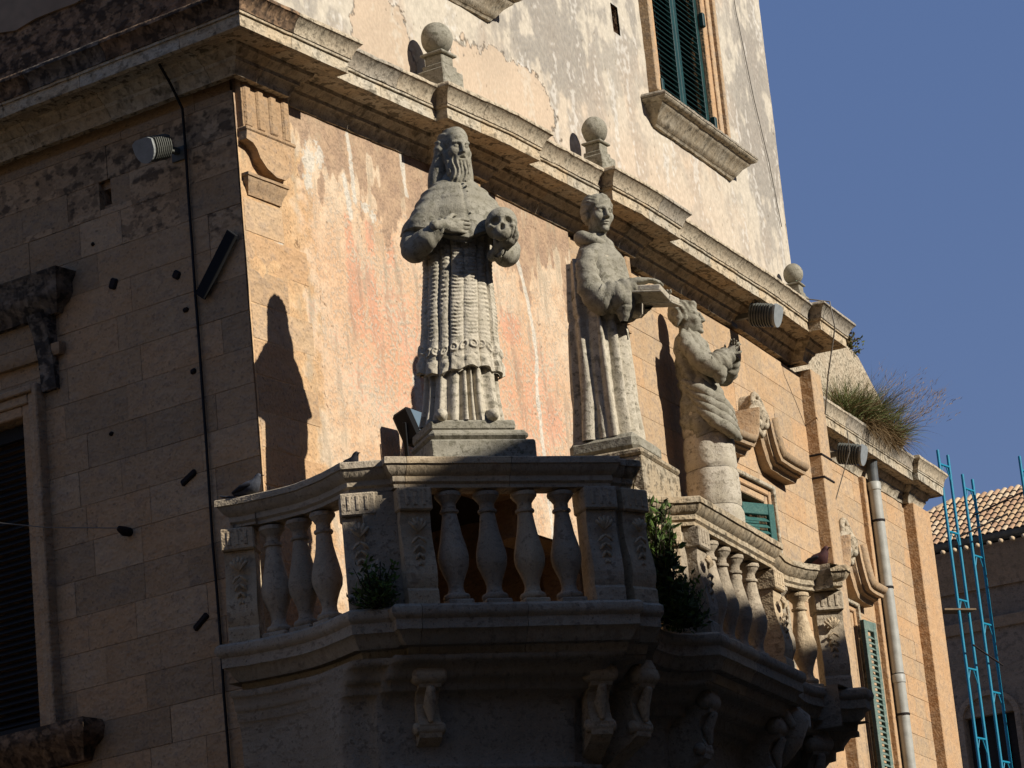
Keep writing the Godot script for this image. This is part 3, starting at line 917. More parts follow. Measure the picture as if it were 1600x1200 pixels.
const RAILPATH := [-1.97, -21.95, -2.07, -21.72, -1.92, -21.69, -1.74, -21.61, -1.60, -21.535, -1.505, -21.47, -1.40, -21.36, -1.315, -21.25, -1.23, -21.12, -1.17, -21.03, -0.90, -21.06, -0.875, -20.985, 0.67, -21.575, 0.67, -21.65, 0.81, -21.76, 0.785, -22.0, 0.77, -22.22, 0.77, -22.43, 0.81, -22.56, 0.87, -22.71, 0.96, -22.84, 1.06, -22.91, 1.215, -22.945, 1.25, -22.955, 1.935, -24.80, 1.88, -24.84, 1.93, -25.04, 1.975, -25.23, 2.05, -25.42, 2.16, -25.59, 2.29, -25.72, 2.38, -25.765, 2.49, -25.78, 2.53, -25.90, 1.0, -26.55]

func build_balcony(pal: Node3D) -> void:
	var b := sub(pal, "balcony", Vector3(-0.1, FLOOR, -21.8))
	b.set_meta("label", "grey stone corner balcony with turned balusters and carved piers")
	var path := P2(RAILPATH)
	for q in path.size(): path[q] *= KB
	# handrail and ledge, stone by stone
	var rail := P2([0.0, 0.184, -0.006, 0.19, -0.274, 0.19, -0.28, 0.18, -0.28, 0.12, -0.25, 0.08, -0.25, 0.001, -0.08, 0.001, -0.08, 0.025, -0.062, 0.04, -0.062, 0.075, -0.035, 0.095, -0.018, 0.125, -0.012, 0.14, 0.0, 0.145])
	for q in rail.size(): rail[q].y += RAIL - 0.19
	var split := 0.0
	for q in 13: split += path[q].distance_to(path[q + 1])
	var L := path_len(path)
	stones(b, "handrail", cut_path(path, 0.0, split + 0.05), rail, M.balcony, 0.75, 0.003)
	stones(b, "handrail", cut_path(path, split + 0.05, L - 0.01), rail, M.pale_rail, 0.75, 0.003)
	var ledge := P2([0.02, -0.001, 0.045, -0.02, 0.05, -0.05, 0.045, -0.075, 0.02, -0.095, 0.02, -0.16, -0.01, -0.175, -0.03, -0.22, -0.07, -0.26, -0.09, -0.32, -0.45, -0.32, -0.45, -0.001])
	for q in ledge.size(): ledge[q].y += FLOOR
	stones(b, "ledge", cut_path(path, 0.05, L - 0.01), ledge, M.balcony, 0.7, 0.004)
	# floor slab
	var poly := PackedVector2Array()
	for p in path: poly.append(Vector2(p.x, -p.y))
	poly.append(Vector2(-1.85, 22.0))
	var fb := MB.new()
	var ids := Geometry2D.triangulate_polygon(poly)
	for q in range(0, ids.size(), 3):
		for y: float in [FLOOR - 0.06, FLOOR - 0.26]:
			fb.tri(Vector3(poly[ids[q]].x, y, -poly[ids[q]].y), Vector3(poly[ids[q + 1]].x, y, -poly[ids[q + 1]].y), Vector3(poly[ids[q + 2]].x, y, -poly[ids[q + 2]].y), UP if y > FLOOR - 0.1 else -UP)
	part(b, "floor_slab", fb, M.balcony[1])
	# the swelling corbel below, drawn back to the wall
	var cb := MB.new()
	var wall := PackedVector2Array([v2(lp(2.0, 0, -0.05)), v2(C0), v2(wp(2.9, 0, -0.05)), v2(wp(5.15, 0, -0.05)), v2(wp(8.0, 0, -0.05))])
	var ring := PackedVector3Array()
	var steps := [[5.66, 0.05], [5.62, 0.05], [5.615, 0.09], [5.56, 0.12], [5.53, 0.125], [5.525, 0.16], [5.46, 0.165], [5.455, 0.195], [5.40, 0.225], [5.30, 0.235], [5.1, 0.245], [5.0, 0.25], [4.995, 0.225], [4.94, 0.225], [4.935, 0.30], [4.88, 0.31], [4.80, 0.36], [4.7, 0.40], [4.55, 0.48], [4.3, 0.62], [4.05, 0.80], [3.85, 1.0]]
	var fine := PackedVector2Array()
	for k in path.size() - 1:
		var c := int(max(1.0, path[k].distance_to(path[k + 1]) / 0.08))
		for q in c: fine.append(path[k].lerp(path[k + 1], float(q) / c))
	for st in steps:
		for p in fine:
			var best := Vector2.ZERO
			var bd := 99.0
			for k in wall.size() - 1:
				var q := Geometry2D.get_closest_point_to_segment(p, wall[k], wall[k + 1])
				if q.distance_to(p) < bd: bd = q.distance_to(p); best = q
			var e: Vector2 = p.lerp(best, st[1])
			ring.append(Vector3(e.x, st[0] + wear.get_noise_2d(e.x * 40.0, e.y * 40.0) * 0.008, e.y))
	cb.grid(ring, fine.size(), steps.size(), false, false)
	part(b, "corbel", cb, M.balcony[1])
	# balusters: x, z, turn
	var bal := [make_baluster(0), make_baluster(1), make_baluster(2), make_baluster(3)]
	for q in [[-1.703, -21.768, -23.0], [-1.51, -21.66, -31.0], [-1.342, -21.523, -49.0], [-0.494, -21.307, 21.0], [-0.246, -21.402, 21.0], [0.002, -21.497, 21.0], [0.245, -21.590, 21.0], [1.288, -23.562, 69.6], [1.385, -23.82, 69.6], [1.493, -24.11, 69.6], [1.623, -24.46, 69.6], [1.89, -25.44, 60.0], [2.075, -25.735, 44.0], [0.66, -22.35, 100.0], [0.70, -22.68, 60.0]]:
		piece(b, "baluster", bal[rng.randi() % 4], M.balcony[rng.randi() % 3], Transform3D(Basis(UP, deg_to_rad(q[2])).scaled(Vector3.ONE * 0.965), Vector3(q[0] * KB, FLOOR, q[1] * KB)))
	# piers with their carving
	var pier := make_pier(0.235)
	var carve := make_pier_carving()
	for q in [[-1.925, -21.85, -6.0], [-1.09, -21.21, 5.0], [-0.742, -21.205, 21.0], [0.475, -21.675, 21.0], [0.675, -21.83, 42.0], [0.94, -22.99, 20.0], [1.15, -23.16, 69.6], [1.775, -24.87, 69.6], [2.306, -25.925, 8.0]]:
		var x := Transform3D(Basis(UP, deg_to_rad(q[2])).scaled(Vector3.ONE * 0.975), Vector3(q[0] * KB, FLOOR, q[1] * KB))
		piece(b, "pier", pier, M.balcony[rng.randi() % 3], x)
		piece(b, "carving", carve, M.balcony[2], x)
	# plain back-blocks between the paired piers
	for q in [[-0.93, -21.20, 13.0, 0.28], [0.57, -21.79, 28.0, 0.2], [1.05, -23.10, 45.0, 0.16]]:
		piece(b, "back_block", cbox(Vector3(q[3], 0.776, 0.14), 0.006), M.balcony[1], Transform3D(Basis(UP, deg_to_rad(q[2])), Vector3(q[0] * KB, FLOOR + 0.39, q[1] * KB)))
	# scroll consoles under the ledge
	for q in [[-0.66, -20.69, 21.0], [0.43, -21.20, 21.0], [0.78, -21.5, 50.0], [1.27, -22.75, 69.6], [1.82, -24.15, 69.6], [2.12, -25.05, 30.0]]:
		var kb := MB.new()
		var kx := Transform3D(Basis(nrm(q[2]), UP, -dirv(q[2])), Vector3(q[0], 0, q[1]) - nrm(q[2]) * 0.14)
		kb.prism(P2([-0.5, 5.66, 0.02, 5.66, 0.05, 5.60, 0.05, 5.53, 0.02, 5.47, -0.04, 5.44, -0.07, 5.38, -0.06, 5.30, -0.03, 5.24, -0.05, 5.16, -0.11, 5.12, -0.20, 5.08, -0.5, 4.9]), kx, -0.075, 0.075)
		kb.tube(kx, [Vector3(0.0, 5.55, -0.085), Vector3(0.0, 5.55, 0.085)], [0.065, 0.065], 12)
		kb.tube(kx, [Vector3(-0.075, 5.22, -0.085), Vector3(-0.075, 5.22, 0.085)], [0.045, 0.045], 12)
		kb.tube(kx, [Vector3(0.03, 5.46, 0.0), Vector3(-0.03, 5.36, 0.0), Vector3(-0.02, 5.26, 0.0)], [0.03, 0.045, 0.02], 8)
		kb.roughen(wear, 0.004, 60.0)
		part(b, "console", kb, M.balcony[rng.randi() % 3])
	# carved bosses under the ledge
	for q in [[1.88, -24.30, 55.0, 5.62]]:
		var hb := MB.new()
		var hx := Transform3D(Basis(UP, deg_to_rad(q[2])), Vector3(q[0], q[3], q[1]) - nrm(q[2]) * 0.12)
		hb.tube(hx, [Vector3(0, 0.06, 0), Vector3(0, -0.02, 0.05), Vector3(0, -0.16, 0.0), Vector3(0, -0.3, -0.1)], [0.09, 0.12, 0.09, 0.04], 12)
		for sg: float in [-1.0, 1.0]:
			hb.tube(hx, [Vector3(sg * 0.10, 0.08, 0.02), Vector3(sg * 0.14, 0.02, 0.06), Vector3(sg * 0.10, -0.06, 0.1)], [0.04, 0.05, 0.03], 8)
		part(b, "boss", hb, M.balcony[0])

func build_palazzo() -> void:
	var pal := thing("corner_palazzo", "tall golden stone corner palazzo with saints on its balcony and peeling sunlit plaster", "building", C0)
	var lwin := [2.14, 3.45, 5.80, 8.07]
	var lholes := [lwin, [1.19, 1.30, 9.44, 9.56]]
	# shaded facade
	var mb := MB.new()
	core(mb, lx, 0.05, 9.0, 0.0, 10.2, lholes, -0.05, 0.32)
	var lw := part(pal, "shaded_wall", mb, M.shade[1], "brown ashlar wall in shade")
	courses(lw, lx, 0.012, 3.7, 5.0, 8.85, 0.256, 0.4, 0.75, M.shade, lholes)
	courses(lw, lx, 0.012, 3.7, 8.84, 9.4, 0.256, 0.4, 0.75, [M.shade[3], M.shade[0], M.shade[1], M.stained[0]], lholes)
	courses(lw, lx, 0.012, 3.7, 9.352, 9.93, 0.256, 0.4, 0.75, [M.shade[3], M.stained[0], M.stained[1]], lholes)
	mb = MB.new()
	core(mb, lx, 0.0, 9.0, 10.2, 15.0, [], 0.0, 0.35)
	part(pal, "upper_side_wall", mb, M.soot[1], "soot stained upper wall in shade")
	var rb := MB.new()                                   # a lighter coat of render that stops at a ragged line
	var poly := PackedVector2Array([Vector2(-9.0, 15.0)])
	for q in 40: poly.append(Vector2(-9.0 + q * 0.2, 11.02 + wear.get_noise_1d(q * 40.0) * 0.08))
	poly.append(Vector2(-0.9, 11.15)); poly.append(Vector2(-0.9, 15.0))
	rb.prism(poly, lx(0, 0, 0), 0.0, 0.018)
	part(pal, "render_coat", rb, M.opposite)
	# sunny facade, lower wall
	var door := [7.45, 8.35, 6.0, 8.36]
	var low2 := [3.50, 4.30, 5.95, 7.28]
	var low := [2.0, 3.50, 5.95, 7.58]              # the corner door behind the balustrade
	mb = MB.new()
	core(mb, wx, 0.03, 9.86, 0.0, 10.2, [door, low, low2], -0.05, 0.32)
	core(mb, wx, 9.86, END, 0.0, 9.96, [], -0.05, 0.32)
	var sw := part(pal, "sunny_wall", mb, M.core, "peach plastered wall in full sun")
	var pb := MB.new()
	sheet(pb, 0.0, 4.62, 5.0, 10.15, 0.0, [low, low2], 0.06, func(s, y): return Vector2(s / 5.0, (10.3 - y) / 4.4), 0.006)
	part(sw, "plaster", pb, M.lower)
	for q in [[4.62, 5.15], [5.15, 8.35], [8.35, 9.99]]:
		courses(sw, wx, q[0], q[1], 5.3, 9.93, 0.257, 0.45, 0.8, M.block, [door], 0.0)
	for k in 13:                                          # worked quoin stones
		var l := 0.46 if k % 2 == 0 else 0.72
		piece(sw, "quoin", cbox(Vector3(l - 0.006, 0.25, 0.1), 0.006), M.shade[k % 3], wx(0.012 + l * 0.5, 5.95 + k * 0.256, -0.0475 + rng.randf_range(0, 0.003)))
	# corner and other pilasters
	for q in [[0.02, 0.56], [2.44, 0.64], [4.98, 0.64]]:
		fluted_capital(pal, q[0], q[1], M.capital)
	var pil := MB.new()
	pil.box(wx(10.13, 6.97, 0.035), Vector3(0.3, 5.98, 0.17), 0.008)
	part(pal, "pilaster", pil, M.block[1])
	for y: float in [8.9, 9.12]:
		var bb := MB.new()
		bb.box(wx(10.13, y, 0.04), Vector3(0.315, 0.02, 0.18), 0.004)
		part(pal, "strap", bb, M.iron)
	# main cornice and its lichened coping
	var cl := corner_path(0.10)
	var left := PackedVector2Array([v2(lp(9.0, 0, 0.10)), v2(lp(0.10, 0, 0.10))])
	var right := PackedVector2Array([v2(lp(0.10, 0, 0.10)), cl, v2(wp(0.5, 0, 0.10)), v2(wp(0.5, 0)), v2(wp(2.42, 0)), v2(wp(2.42, 0, 0.1)), v2(wp(2.95, 0, 0.1)), v2(wp(3.1, 0, 0.1)), v2(wp(3.1, 0)), v2(wp(4.97, 0)), v2(wp(4.97, 0, 0.1)), v2(wp(5.15, 0, 0.1)), v2(wp(5.65, 0, 0.1)), v2(wp(5.65, 0)), v2(wp(8.35, 0)), v2(wp(9.72, 0)), v2(wp(9.72, 0, 0.12)), v2(wp(9.86, 0, 0.12)), v2(wp(9.86, 0, -0.3))])
	var cn := sub(pal, "cornice", wp(4.0, 9.9, 0.0))
	stones(cn, "cornice_stone", left, P2(BED), M.cornice, 0.7, 0.005)
	stones(cn, "coping_stone", left, P2(COPING), M.soot, 0.8, 0.006)
	var bend := path_len(PackedVector2Array([right[0], right[1]])) + 0.25
	stones(cn, "cornice_stone", cut_path(right, 0.0, bend), P2(BED), [M.cornice[2]], 2.0, 0.005)
	stones(cn, "cornice_stone", cut_path(right, bend, path_len(right)), P2(BED), M.cornice, 0.66, 0.005)
	stones(cn, "coping_stone", cut_path(right, 0.0, bend), P2(COPING), [M.soot[1]], 2.0, 0.007)
	stones(cn, "coping_stone", cut_path(right, bend, path_len(right)), P2(COPING), M.lichen, 0.72, 0.007)
	# upper wall
	var winA := [2.15, 3.25, 11.80, 14.2]
	var winB := [6.95, 8.20, 11.80, 14.2]
	var niche := [6.02, 6.17, 12.15, 12.42]
	mb = MB.new()
	core(mb, wx, 0.0, 10.15, 10.2, 15.0, [winA, winB, niche], -0.02, 0.33)
	var uw := part(pal, "upper_wall", mb, M.core, "pale weathered upper wall")
	pb = MB.new()
	sheet(pb, 0.0, 10.15, 10.30, 15.0, 0.0, [winA, winB, niche], 0.08, func(s, y): return Vector2((s + 0.2) / 10.6, (15.0 - y) / 4.8), 0.009)
	part(uw, "plaster", pb, M.upper)
	mb = MB.new()
	mb.box(wx(10.142, 12.65, -0.168), Vector3(0.02, 4.7, 0.335))
	part(uw, "edge", mb, M.cornice[0])
	for w in [winA, winB]:
		var wn := sub(pal, "window", wp((w[0] + w[1]) * 0.5, w[2], 0))
		wn.set_meta("label", "tall window with closed teal louvred shutters")
		var ww: float = w[1] - w[0]
		var fx := wx((w[0] + w[1]) * 0.5, w[2], 0.0) * Transform3D(Basis(), Vector3(-ww * 0.5, 0, 0))
		architrave(wn, fx, ww, 2.4, 0.25, [M.block[2], M.block[0], M.block[3]])
		louvre(wn, fx * Transform3D(Basis(), Vector3(0.005, 0.0, -0.03)), ww * 0.5 - 0.008, 2.39, M.teal, 0.052)
		louvre(wn, fx * Transform3D(Basis(), Vector3(ww * 0.5 + 0.003, 0.0, -0.03)), ww * 0.5 - 0.008, 2.39, M.teal, 0.052)
		var bk := MB.new()
		bk.box(fx * Transform3D(Basis(), Vector3(ww * 0.5, 1.2, -0.2)), Vector3(ww, 2.4, 0.02))
		part(wn, "inner_door", bk, M.wood)
		for y: float in [0.12, 1.15, 2.1]:
			for q: float in [0.0, ww]:
				piece(wn, "hinge", cbox(Vector3(0.05, 0.14, 0.05), 0.008), M.teal, fx * Transform3D(Basis(), Vector3(q, y, 0.03)))
		var sb := MB.new()
		sweep(sb, sill_path(w[0] - 0.22, w[1] + 0.30), P2(SILL), 0.005, 0.06)
		part(wn, "sill", sb, M.cornice[1])
		var lip := MB.new()
		sweep(lip, sill_path(w[0] - 0.22, w[1] + 0.30), P2([-0.03, 11.698, 0.20, 11.694, 0.232, 11.675, 0.236, 11.69, 0.215, 11.715, -0.03, 11.73]), 0.007, 0.05)
		part(wn, "sill_top", lip, M.lichen[0])
	# ball finials standing on the cornice
	for q in [[2.42, 0.19, 1.0], [4.92, 0.19, 0.88], [9.72, 0.14, 0.8]]:
		var x := wx(q[0], 10.44, q[1]).scaled_local(Vector3(q[2] * 0.92, q[2], q[2] * 0.92))
		var fb := MB.new()
		fb.box(x * Transform3D(Basis(), Vector3(0, 0.10, 0)), Vector3(0.30, 0.22, 0.26), 0.01)
		fb.box(x * Transform3D(Basis(), Vector3(0, 0.235, 0)), Vector3(0.22, 0.05, 0.2), 0.008)
		fb.box(x * Transform3D(Basis(), Vector3(0, 0.30, 0)), Vector3(0.17, 0.08, 0.17), 0.008)
		fb.box(x * Transform3D(Basis(), Vector3(0, 0.35, 0)), Vector3(0.23, 0.022, 0.22), 0.006)
		var fin := part(pal, "finial", fb, M.statue)
		var bb2 := MB.new()
		var pr := []
		for k in 17:
			var a := -PI / 2 + PI * k / 16.0
			pr.append(Vector2(max(0.001, cos(a)) * 0.13, 0.49 + sin(a) * 0.135))
		bb2.lathe(x, pr, 28)
		bb2.roughen(wear, 0.010, 28.0)
		part(fin, "ball", bb2, M.statue)
	# solid interior and roof so that no light leaks through
	var inner := PackedVector2Array([v2(lp(9.0, 0, -0.37)), v2(C0 - (nrm(LTH) + nrm(TH[0])) * 0.4), v2(wp(1.9, 0, -0.37)), v2(wp(1.9, 0, -5.5)), v2(wp(4.4, 0, -5.5)), v2(wp(4.4, 0, -0.37)), v2(wp(5.15, 0, -0.37)), v2(wp(8.35, 0, -0.37)), v2(wp(10.1, 0, -0.37)), v2(wp(10.1, 0, -8.0)), v2(lp(9.0, 0, -8.0))])
	for q in inner.size(): inner[q].y = -inner[q].y
	var ib := MB.new()
	ib.prism(inner, Transform3D(Basis(Vector3.RIGHT, Vector3(0, 0, -1), UP), Vector3.ZERO), 0.0, 14.98)
	part(pal, "inner_wall", ib, M.core)
	var rm := MB.new()                                   # the room behind the corner door: boarded floor and ceiling, dark walls
	rm.box(wx(2.9, FLOOR - 0.1, -3.0) * Transform3D(Basis(), Vector3(0.25, 0, 0)), Vector3(2.9, 0.1, 5.2))
	rm.box(wx(2.9, 7.75, -3.0) * Transform3D(Basis(), Vector3(0.25, 0, 0)), Vector3(2.9, 0.1, 5.2))
	for q: float in [-1.05, 1.55]: rm.box(wx(2.9, 6.8, -3.0) * Transform3D(Basis(), Vector3(q, 0, 0)), Vector3(0.1, 1.9, 5.2))
	rm.box(wx(2.9, 6.8, -5.4) * Transform3D(Basis(), Vector3(0.25, 0, 0)), Vector3(2.5, 1.9, 0.1))
	part(pal, "corner_room", rm, M.wood)
	# shaded window on the left
	var wn2 := sub(pal, "window", lp(2.8, 5.8, 0))
	wn2.set_meta("label", "tall shuttered window in deep shade")
	var fx2 := lx(lwin[1], lwin[2], 0.0)
	architrave(wn2, fx2, lwin[1] - lwin[0], lwin[3] - lwin[2], 0.2, [M.shade[2], M.shade[0], M.shade[1]])
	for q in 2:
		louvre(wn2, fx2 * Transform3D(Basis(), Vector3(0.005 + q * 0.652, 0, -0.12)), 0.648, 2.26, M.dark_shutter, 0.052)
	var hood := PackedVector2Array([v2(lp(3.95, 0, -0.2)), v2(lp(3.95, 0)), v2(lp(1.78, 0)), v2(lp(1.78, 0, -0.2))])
	for q in [["hood", [-0.03, 8.74, 0.06, 8.74, 0.08, 8.78, 0.14, 8.82, 0.16, 8.86, 0.17, 8.88, 0.17, 8.95, 0.20, 8.99, 0.21, 9.02, -0.03, 9.09], M.soot[0]], ["frieze_moulding", [-0.03, 8.44, 0.05, 8.44, 0.07, 8.48, 0.07, 8.52, -0.03, 8.53], M.shade[3]], ["sill", [-0.03, 5.52, 0.08, 5.52, 0.12, 5.60, 0.2, 5.66, 0.22, 5.74, 0.2, 5.79, -0.03, 5.80], M.soot[1]]]:
		var hb := MB.new()
		sweep(hb, hood, P2(q[1]), 0.006, 0.06)
		part(wn2, q[0], hb, q[2])
	for q: float in [1.86, 3.85]:
		var cb := MB.new()
		cb.prism(P2([-0.02, 8.2, 0.04, 8.2, 0.05, 8.3, 0.06, 8.42, 0.10, 8.60, 0.16, 8.74, -0.02, 8.74]), Transform3D(Basis(nrm(LTH), UP, -dirv(LTH)), lp(q, 0, 0)), -0.07, 0.07)
		part(wn2, "console", cb, M.soot[0])
	# balcony door with its broken pediment
	var dr := sub(pal, "doorway", wp(7.9, 6.0, 0))
	dr.set_meta("label", "balcony doorway under a broken scroll pediment")
	var dx := wx(7.45, 6.0, 0)
	architrave(dr, dx, 0.9, 2.36, 0.17, [M.block[0], M.block[2], M.cornice[1]])
	pediment(dr, wx(8.16, 8.70, 0.0).scaled_local(Vector3(0.88, 0.88, 0.85)), 2.1, [M.block[3], M.lichen[1], M.lichen[1]])
	for q in 2:
		var ang := deg_to_rad(168.0 if q == 0 else -158.0)
		var hx := dx * Transform3D(Basis(), Vector3(-0.02 if q == 0 else 0.92, 0, 0.1))
		if q == 0: louvre(dr, hx * Transform3D(Basis(UP, -0.47), Vector3(0.02, 0.0, -0.02)), 0.44, 2.2, M.teal_faded, 0.055)
		else: louvre(dr, dx * Transform3D(Basis(), Vector3(0.46, 0.0, -0.06)), 0.43, 2.2, M.teal_faded, 0.055)
	var db := MB.new()
	db.box(dx * Transform3D(Basis(), Vector3(0.45, 1.18, -0.25)), Vector3(0.9, 2.36, 0.04))
	part(dr, "inner_door", db, M.wood)
	build_balcony(pal)

func build_wing() -> void:
	var O := -0.30
	var at := wp(12.8, 0, O)
	var wg := thing("lower_house", "lower golden stone house beyond the palazzo, with a white drainpipe on its sunlit front", "building", at)
	var wxo := func(s: float, y: float, o: float) -> Transform3D: return wx(s, y, o + O)
	var win := [10.75, 11.6, 6.1, 7.85]
	var mb := MB.new()
	core(mb, wxo, 10.29, 14.75, 0.0, 9.7, [win], -0.05, 0.32)
	var w := part(wg, "wall", mb, M.core)
	courses(w, wxo, 10.29, 14.75, 5.9, 9.48, 0.205, 0.35, 0.65, M.block, [win])
	for q in [[12.78, 0.42, -0.03], [14.44, 0.60, 0.03]]:
		var pm := MB.new()
		pm.box(wx(q[0], 6.4, O + q[2]), Vector3(q[1], 6.15, 0.17), 0.008)
		part(wg, "pilaster", pm, M.block[2])
	var cn := sub(wg, "cornice", wp(12.8, 9.3, O))
	var path := PackedVector2Array([v2(wp(10.3, 0, O)), v2(wp(14.1, 0, O)), v2(wp(14.1, 0, O + 0.06)), v2(wp(14.62, 0, O + 0.06)), v2(wp(14.62, 0, O - 1.2))])
	var dy := -0.50
	var pr := PackedVector2Array()
	for p in P2(BED): pr.append(Vector2(p.x * 0.66, p.y + dy))
	stones(cn, "cornice_stone", path, pr, M.cornice, 0.66, 0.006)
	pr = PackedVector2Array()
	for p in P2(COPING): pr.append(Vector2(p.x * 0.66, p.y + dy))
	stones(cn, "coping_stone", path, pr, M.lichen, 0.72, 0.008)
	var pb := MB.new()
	pb.prism(P2([0.0, 9.7, 4.15, 9.7, 4.15, 10.30, 3.5, 10.62, 2.83, 10.96, 2.6, 11.0, 0.0, 11.0]), wx(10.6, 0, O - 0.08), -0.35, 0.0)
	part(wg, "parapet", pb, M.lichen[1])
	# body behind
	var bb := MB.new()
	bb.box(wx(12.6, 4.8, O - 2.4), Vector3(4.2, 9.55, 4.0))
	part(wg, "side_wall", bb, M.core)
	# window with its pediment and an open faded shutter
	var dr := sub(wg, "window", wp(11.2, 6.1, O))
	dr.set_meta("label", "window with weathered green shutters under a broken pediment")
	var dx := wx(10.75, 6.1, O)
	architrave(dr, dx, 0.85, 1.75, 0.16, [M.block[0], M.block[2], M.cornice[1]])
	pediment(dr, wx(11.35, 8.08, O), 1.6, [M.block[0], M.cornice[1], M.lichen[1]])
	louvre(dr, dx * Transform3D(Basis(UP, -0.10), Vector3(0.87, 0, 0.13)), 0.30, 1.72, M.shutter_grey, 0.055)
	for y: float in [0.35, 1.25]:
		piece(dr, "shutter_catch", cbox(Vector3(0.16, 0.02, 0.02), 0.003), M.iron, dx * Transform3D(Basis(Vector3(0, 0, 1), -0.3), Vector3(1.24, y, 0.06)))
	var ib := MB.new()
	ib.box(dx * Transform3D(Basis(), Vector3(0.425, 0.875, -0.25)), Vector3(0.85, 1.75, 0.03))
	part(dr, "inner_door", ib, M.wood)

# ------------------------------------------------------------------ sculpture
func nets(f: Callable, lo: Vector3, hi: Vector3, c: float, mb: MB, x: Transform3D) -> void:
	var B := 5
	var mirror := x.basis.determinant() < 0.0
	var bx := int(ceil((hi.x - lo.x) / c / B))
	var by := int(ceil((hi.y - lo.y) / c / B))
	var bz := int(ceil((hi.z - lo.z) / c / B))
	var nx := bx * B + 1
	var ny := by * B + 1
	var nz := bz * B + 1
	var g := PackedFloat32Array()
	g.resize(nx * ny * nz)
	g.fill(9.0)
	var near := []
	for k in bz:
		for j in by:
			for i in bx:
				var d: float = f.call(lo + Vector3(i + 0.5, j + 0.5, k + 0.5) * (B * c))
				if absf(d) < B * c * 1.35: near.append(Vector3i(i, j, k))
				elif d < 0.0:
					for kk in B + 1:
						for jj in B + 1:
							for ii in B + 1: g[((k * B + kk) * ny + j * B + jj) * nx + i * B + ii] = -9.0
	for q: Vector3i in near:
		for kk in B + 1:
			for jj in B + 1:
				for ii in B + 1:
					var id := ((q.z * B + kk) * ny + q.y * B + jj) * nx + q.x * B + ii
					if absf(g[id]) > 8.0: g[id] = f.call(lo + Vector3(q.x * B + ii, q.y * B + jj, q.z * B + kk) * c)
	var at := {}
	var P := PackedVector3Array()
	var off := [0, 1, nx, nx + 1, nx * ny, nx * ny + 1, nx * ny + nx, nx * ny + nx + 1]
	var edges := [[0, 1], [2, 3], [4, 5], [6, 7], [0, 2], [1, 3], [4, 6], [5, 7], [0, 4], [1, 5], [2, 6], [3, 7]]
	for q: Vector3i in near:
		for kk in B:
			for jj in B:
				for ii in B:
					var ci := Vector3i(q.x * B + ii, q.y * B + jj, q.z * B + kk)
					var id := (ci.z * ny + ci.y) * nx + ci.x
					var m := 0
					for e in 8:
						if g[id + off[e]] < 0.0: m |= 1 << e
					if m == 0 or m == 255: continue
					var s := Vector3.ZERO
					var n := 0
					for e in edges:
						var a: float = g[id + off[e[0]]]
						var b: float = g[id + off[e[1]]]
						if (a < 0.0) != (b < 0.0):
							var t := clampf(a / (a - b), 0.0, 1.0)
							var pa := Vector3(e[0] & 1, (e[0] >> 1) & 1, (e[0] >> 2) & 1)
							var pb := Vector3(e[1] & 1, (e[1] >> 1) & 1, (e[1] >> 2) & 1)
							s += pa.lerp(pb, t)
							n += 1
					at[id] = P.size()
					P.append(lo + (Vector3(ci) + s / n) * c)
	var N := PackedVector3Array()
	N.resize(P.size())
	var ids := PackedInt32Array()
	var base := mb.v.size()
	for id: int in at:
		var i := id % nx
		var j := (id / nx) % ny
		var k := id / (nx * ny)
		for ax in 3:
			var o2: int = [1, nx, nx * ny][ax]
			var a := g[id]
			if id + o2 >= g.size(): continue
			var b := g[id + o2]
			if (a < 0.0) == (b < 0.0): continue
			var u: int = [nx, nx * ny, 1][ax]
			var w: int = [nx * ny, 1, nx][ax]
			if not (at.has(id - u) and at.has(id - w) and at.has(id - u - w)): continue
			var q0: int = at[id]; var q1: int = at[id - u]; var q2: int = at[id - u - w]; var q3: int = at[id - w]
			if a >= 0.0:
				var tmp := q1; q1 = q3; q3 = tmp
			var fn := (P[q2] - P[q0]).cross(P[q3] - P[q1])
			N[q0] += fn; N[q1] += fn; N[q2] += fn; N[q3] += fn
			if mirror: ids.append_array(PackedInt32Array([base + q0, base + q1, base + q2, base + q0, base + q2, base + q3]))
			else: ids.append_array(PackedInt32Array([base + q0, base + q2, base + q1, base + q0, base + q3, base + q2]))
	for q in P.size():
		mb.v.append(x * P[q])
		mb.n.append((x.basis * N[q]).normalized())
		mb.t.append(Vector2.ZERO)
	mb.i.append_array(ids)

func ell(p: Vector3, c: Vector3, r: Vector3) -> float:
	var q := p - c
	var k0 := (q / r).length()
	var k1 := (q / (r * r)).length()
	return k0 * (k0 - 1.0) / max(k1, 1e-6)
func cap(p: Vector3, a: Vector3, b: Vector3, r1: float, r2: float) -> float:
	var pa := p - a
	var ba := b - a
	var h := clampf(pa.dot(ba) / ba.dot(ba), 0.0, 1.0)
	return (pa - ba * h).length() - lerpf(r1, r2, h)
func smin(a: float, b: float, k: float) -> float:
	var h := maxf(k - absf(a - b), 0.0) / k
	return minf(a, b) - h * h * k * 0.25
func smax(a: float, b: float, k: float) -> float: return -smin(-a, -b, k)

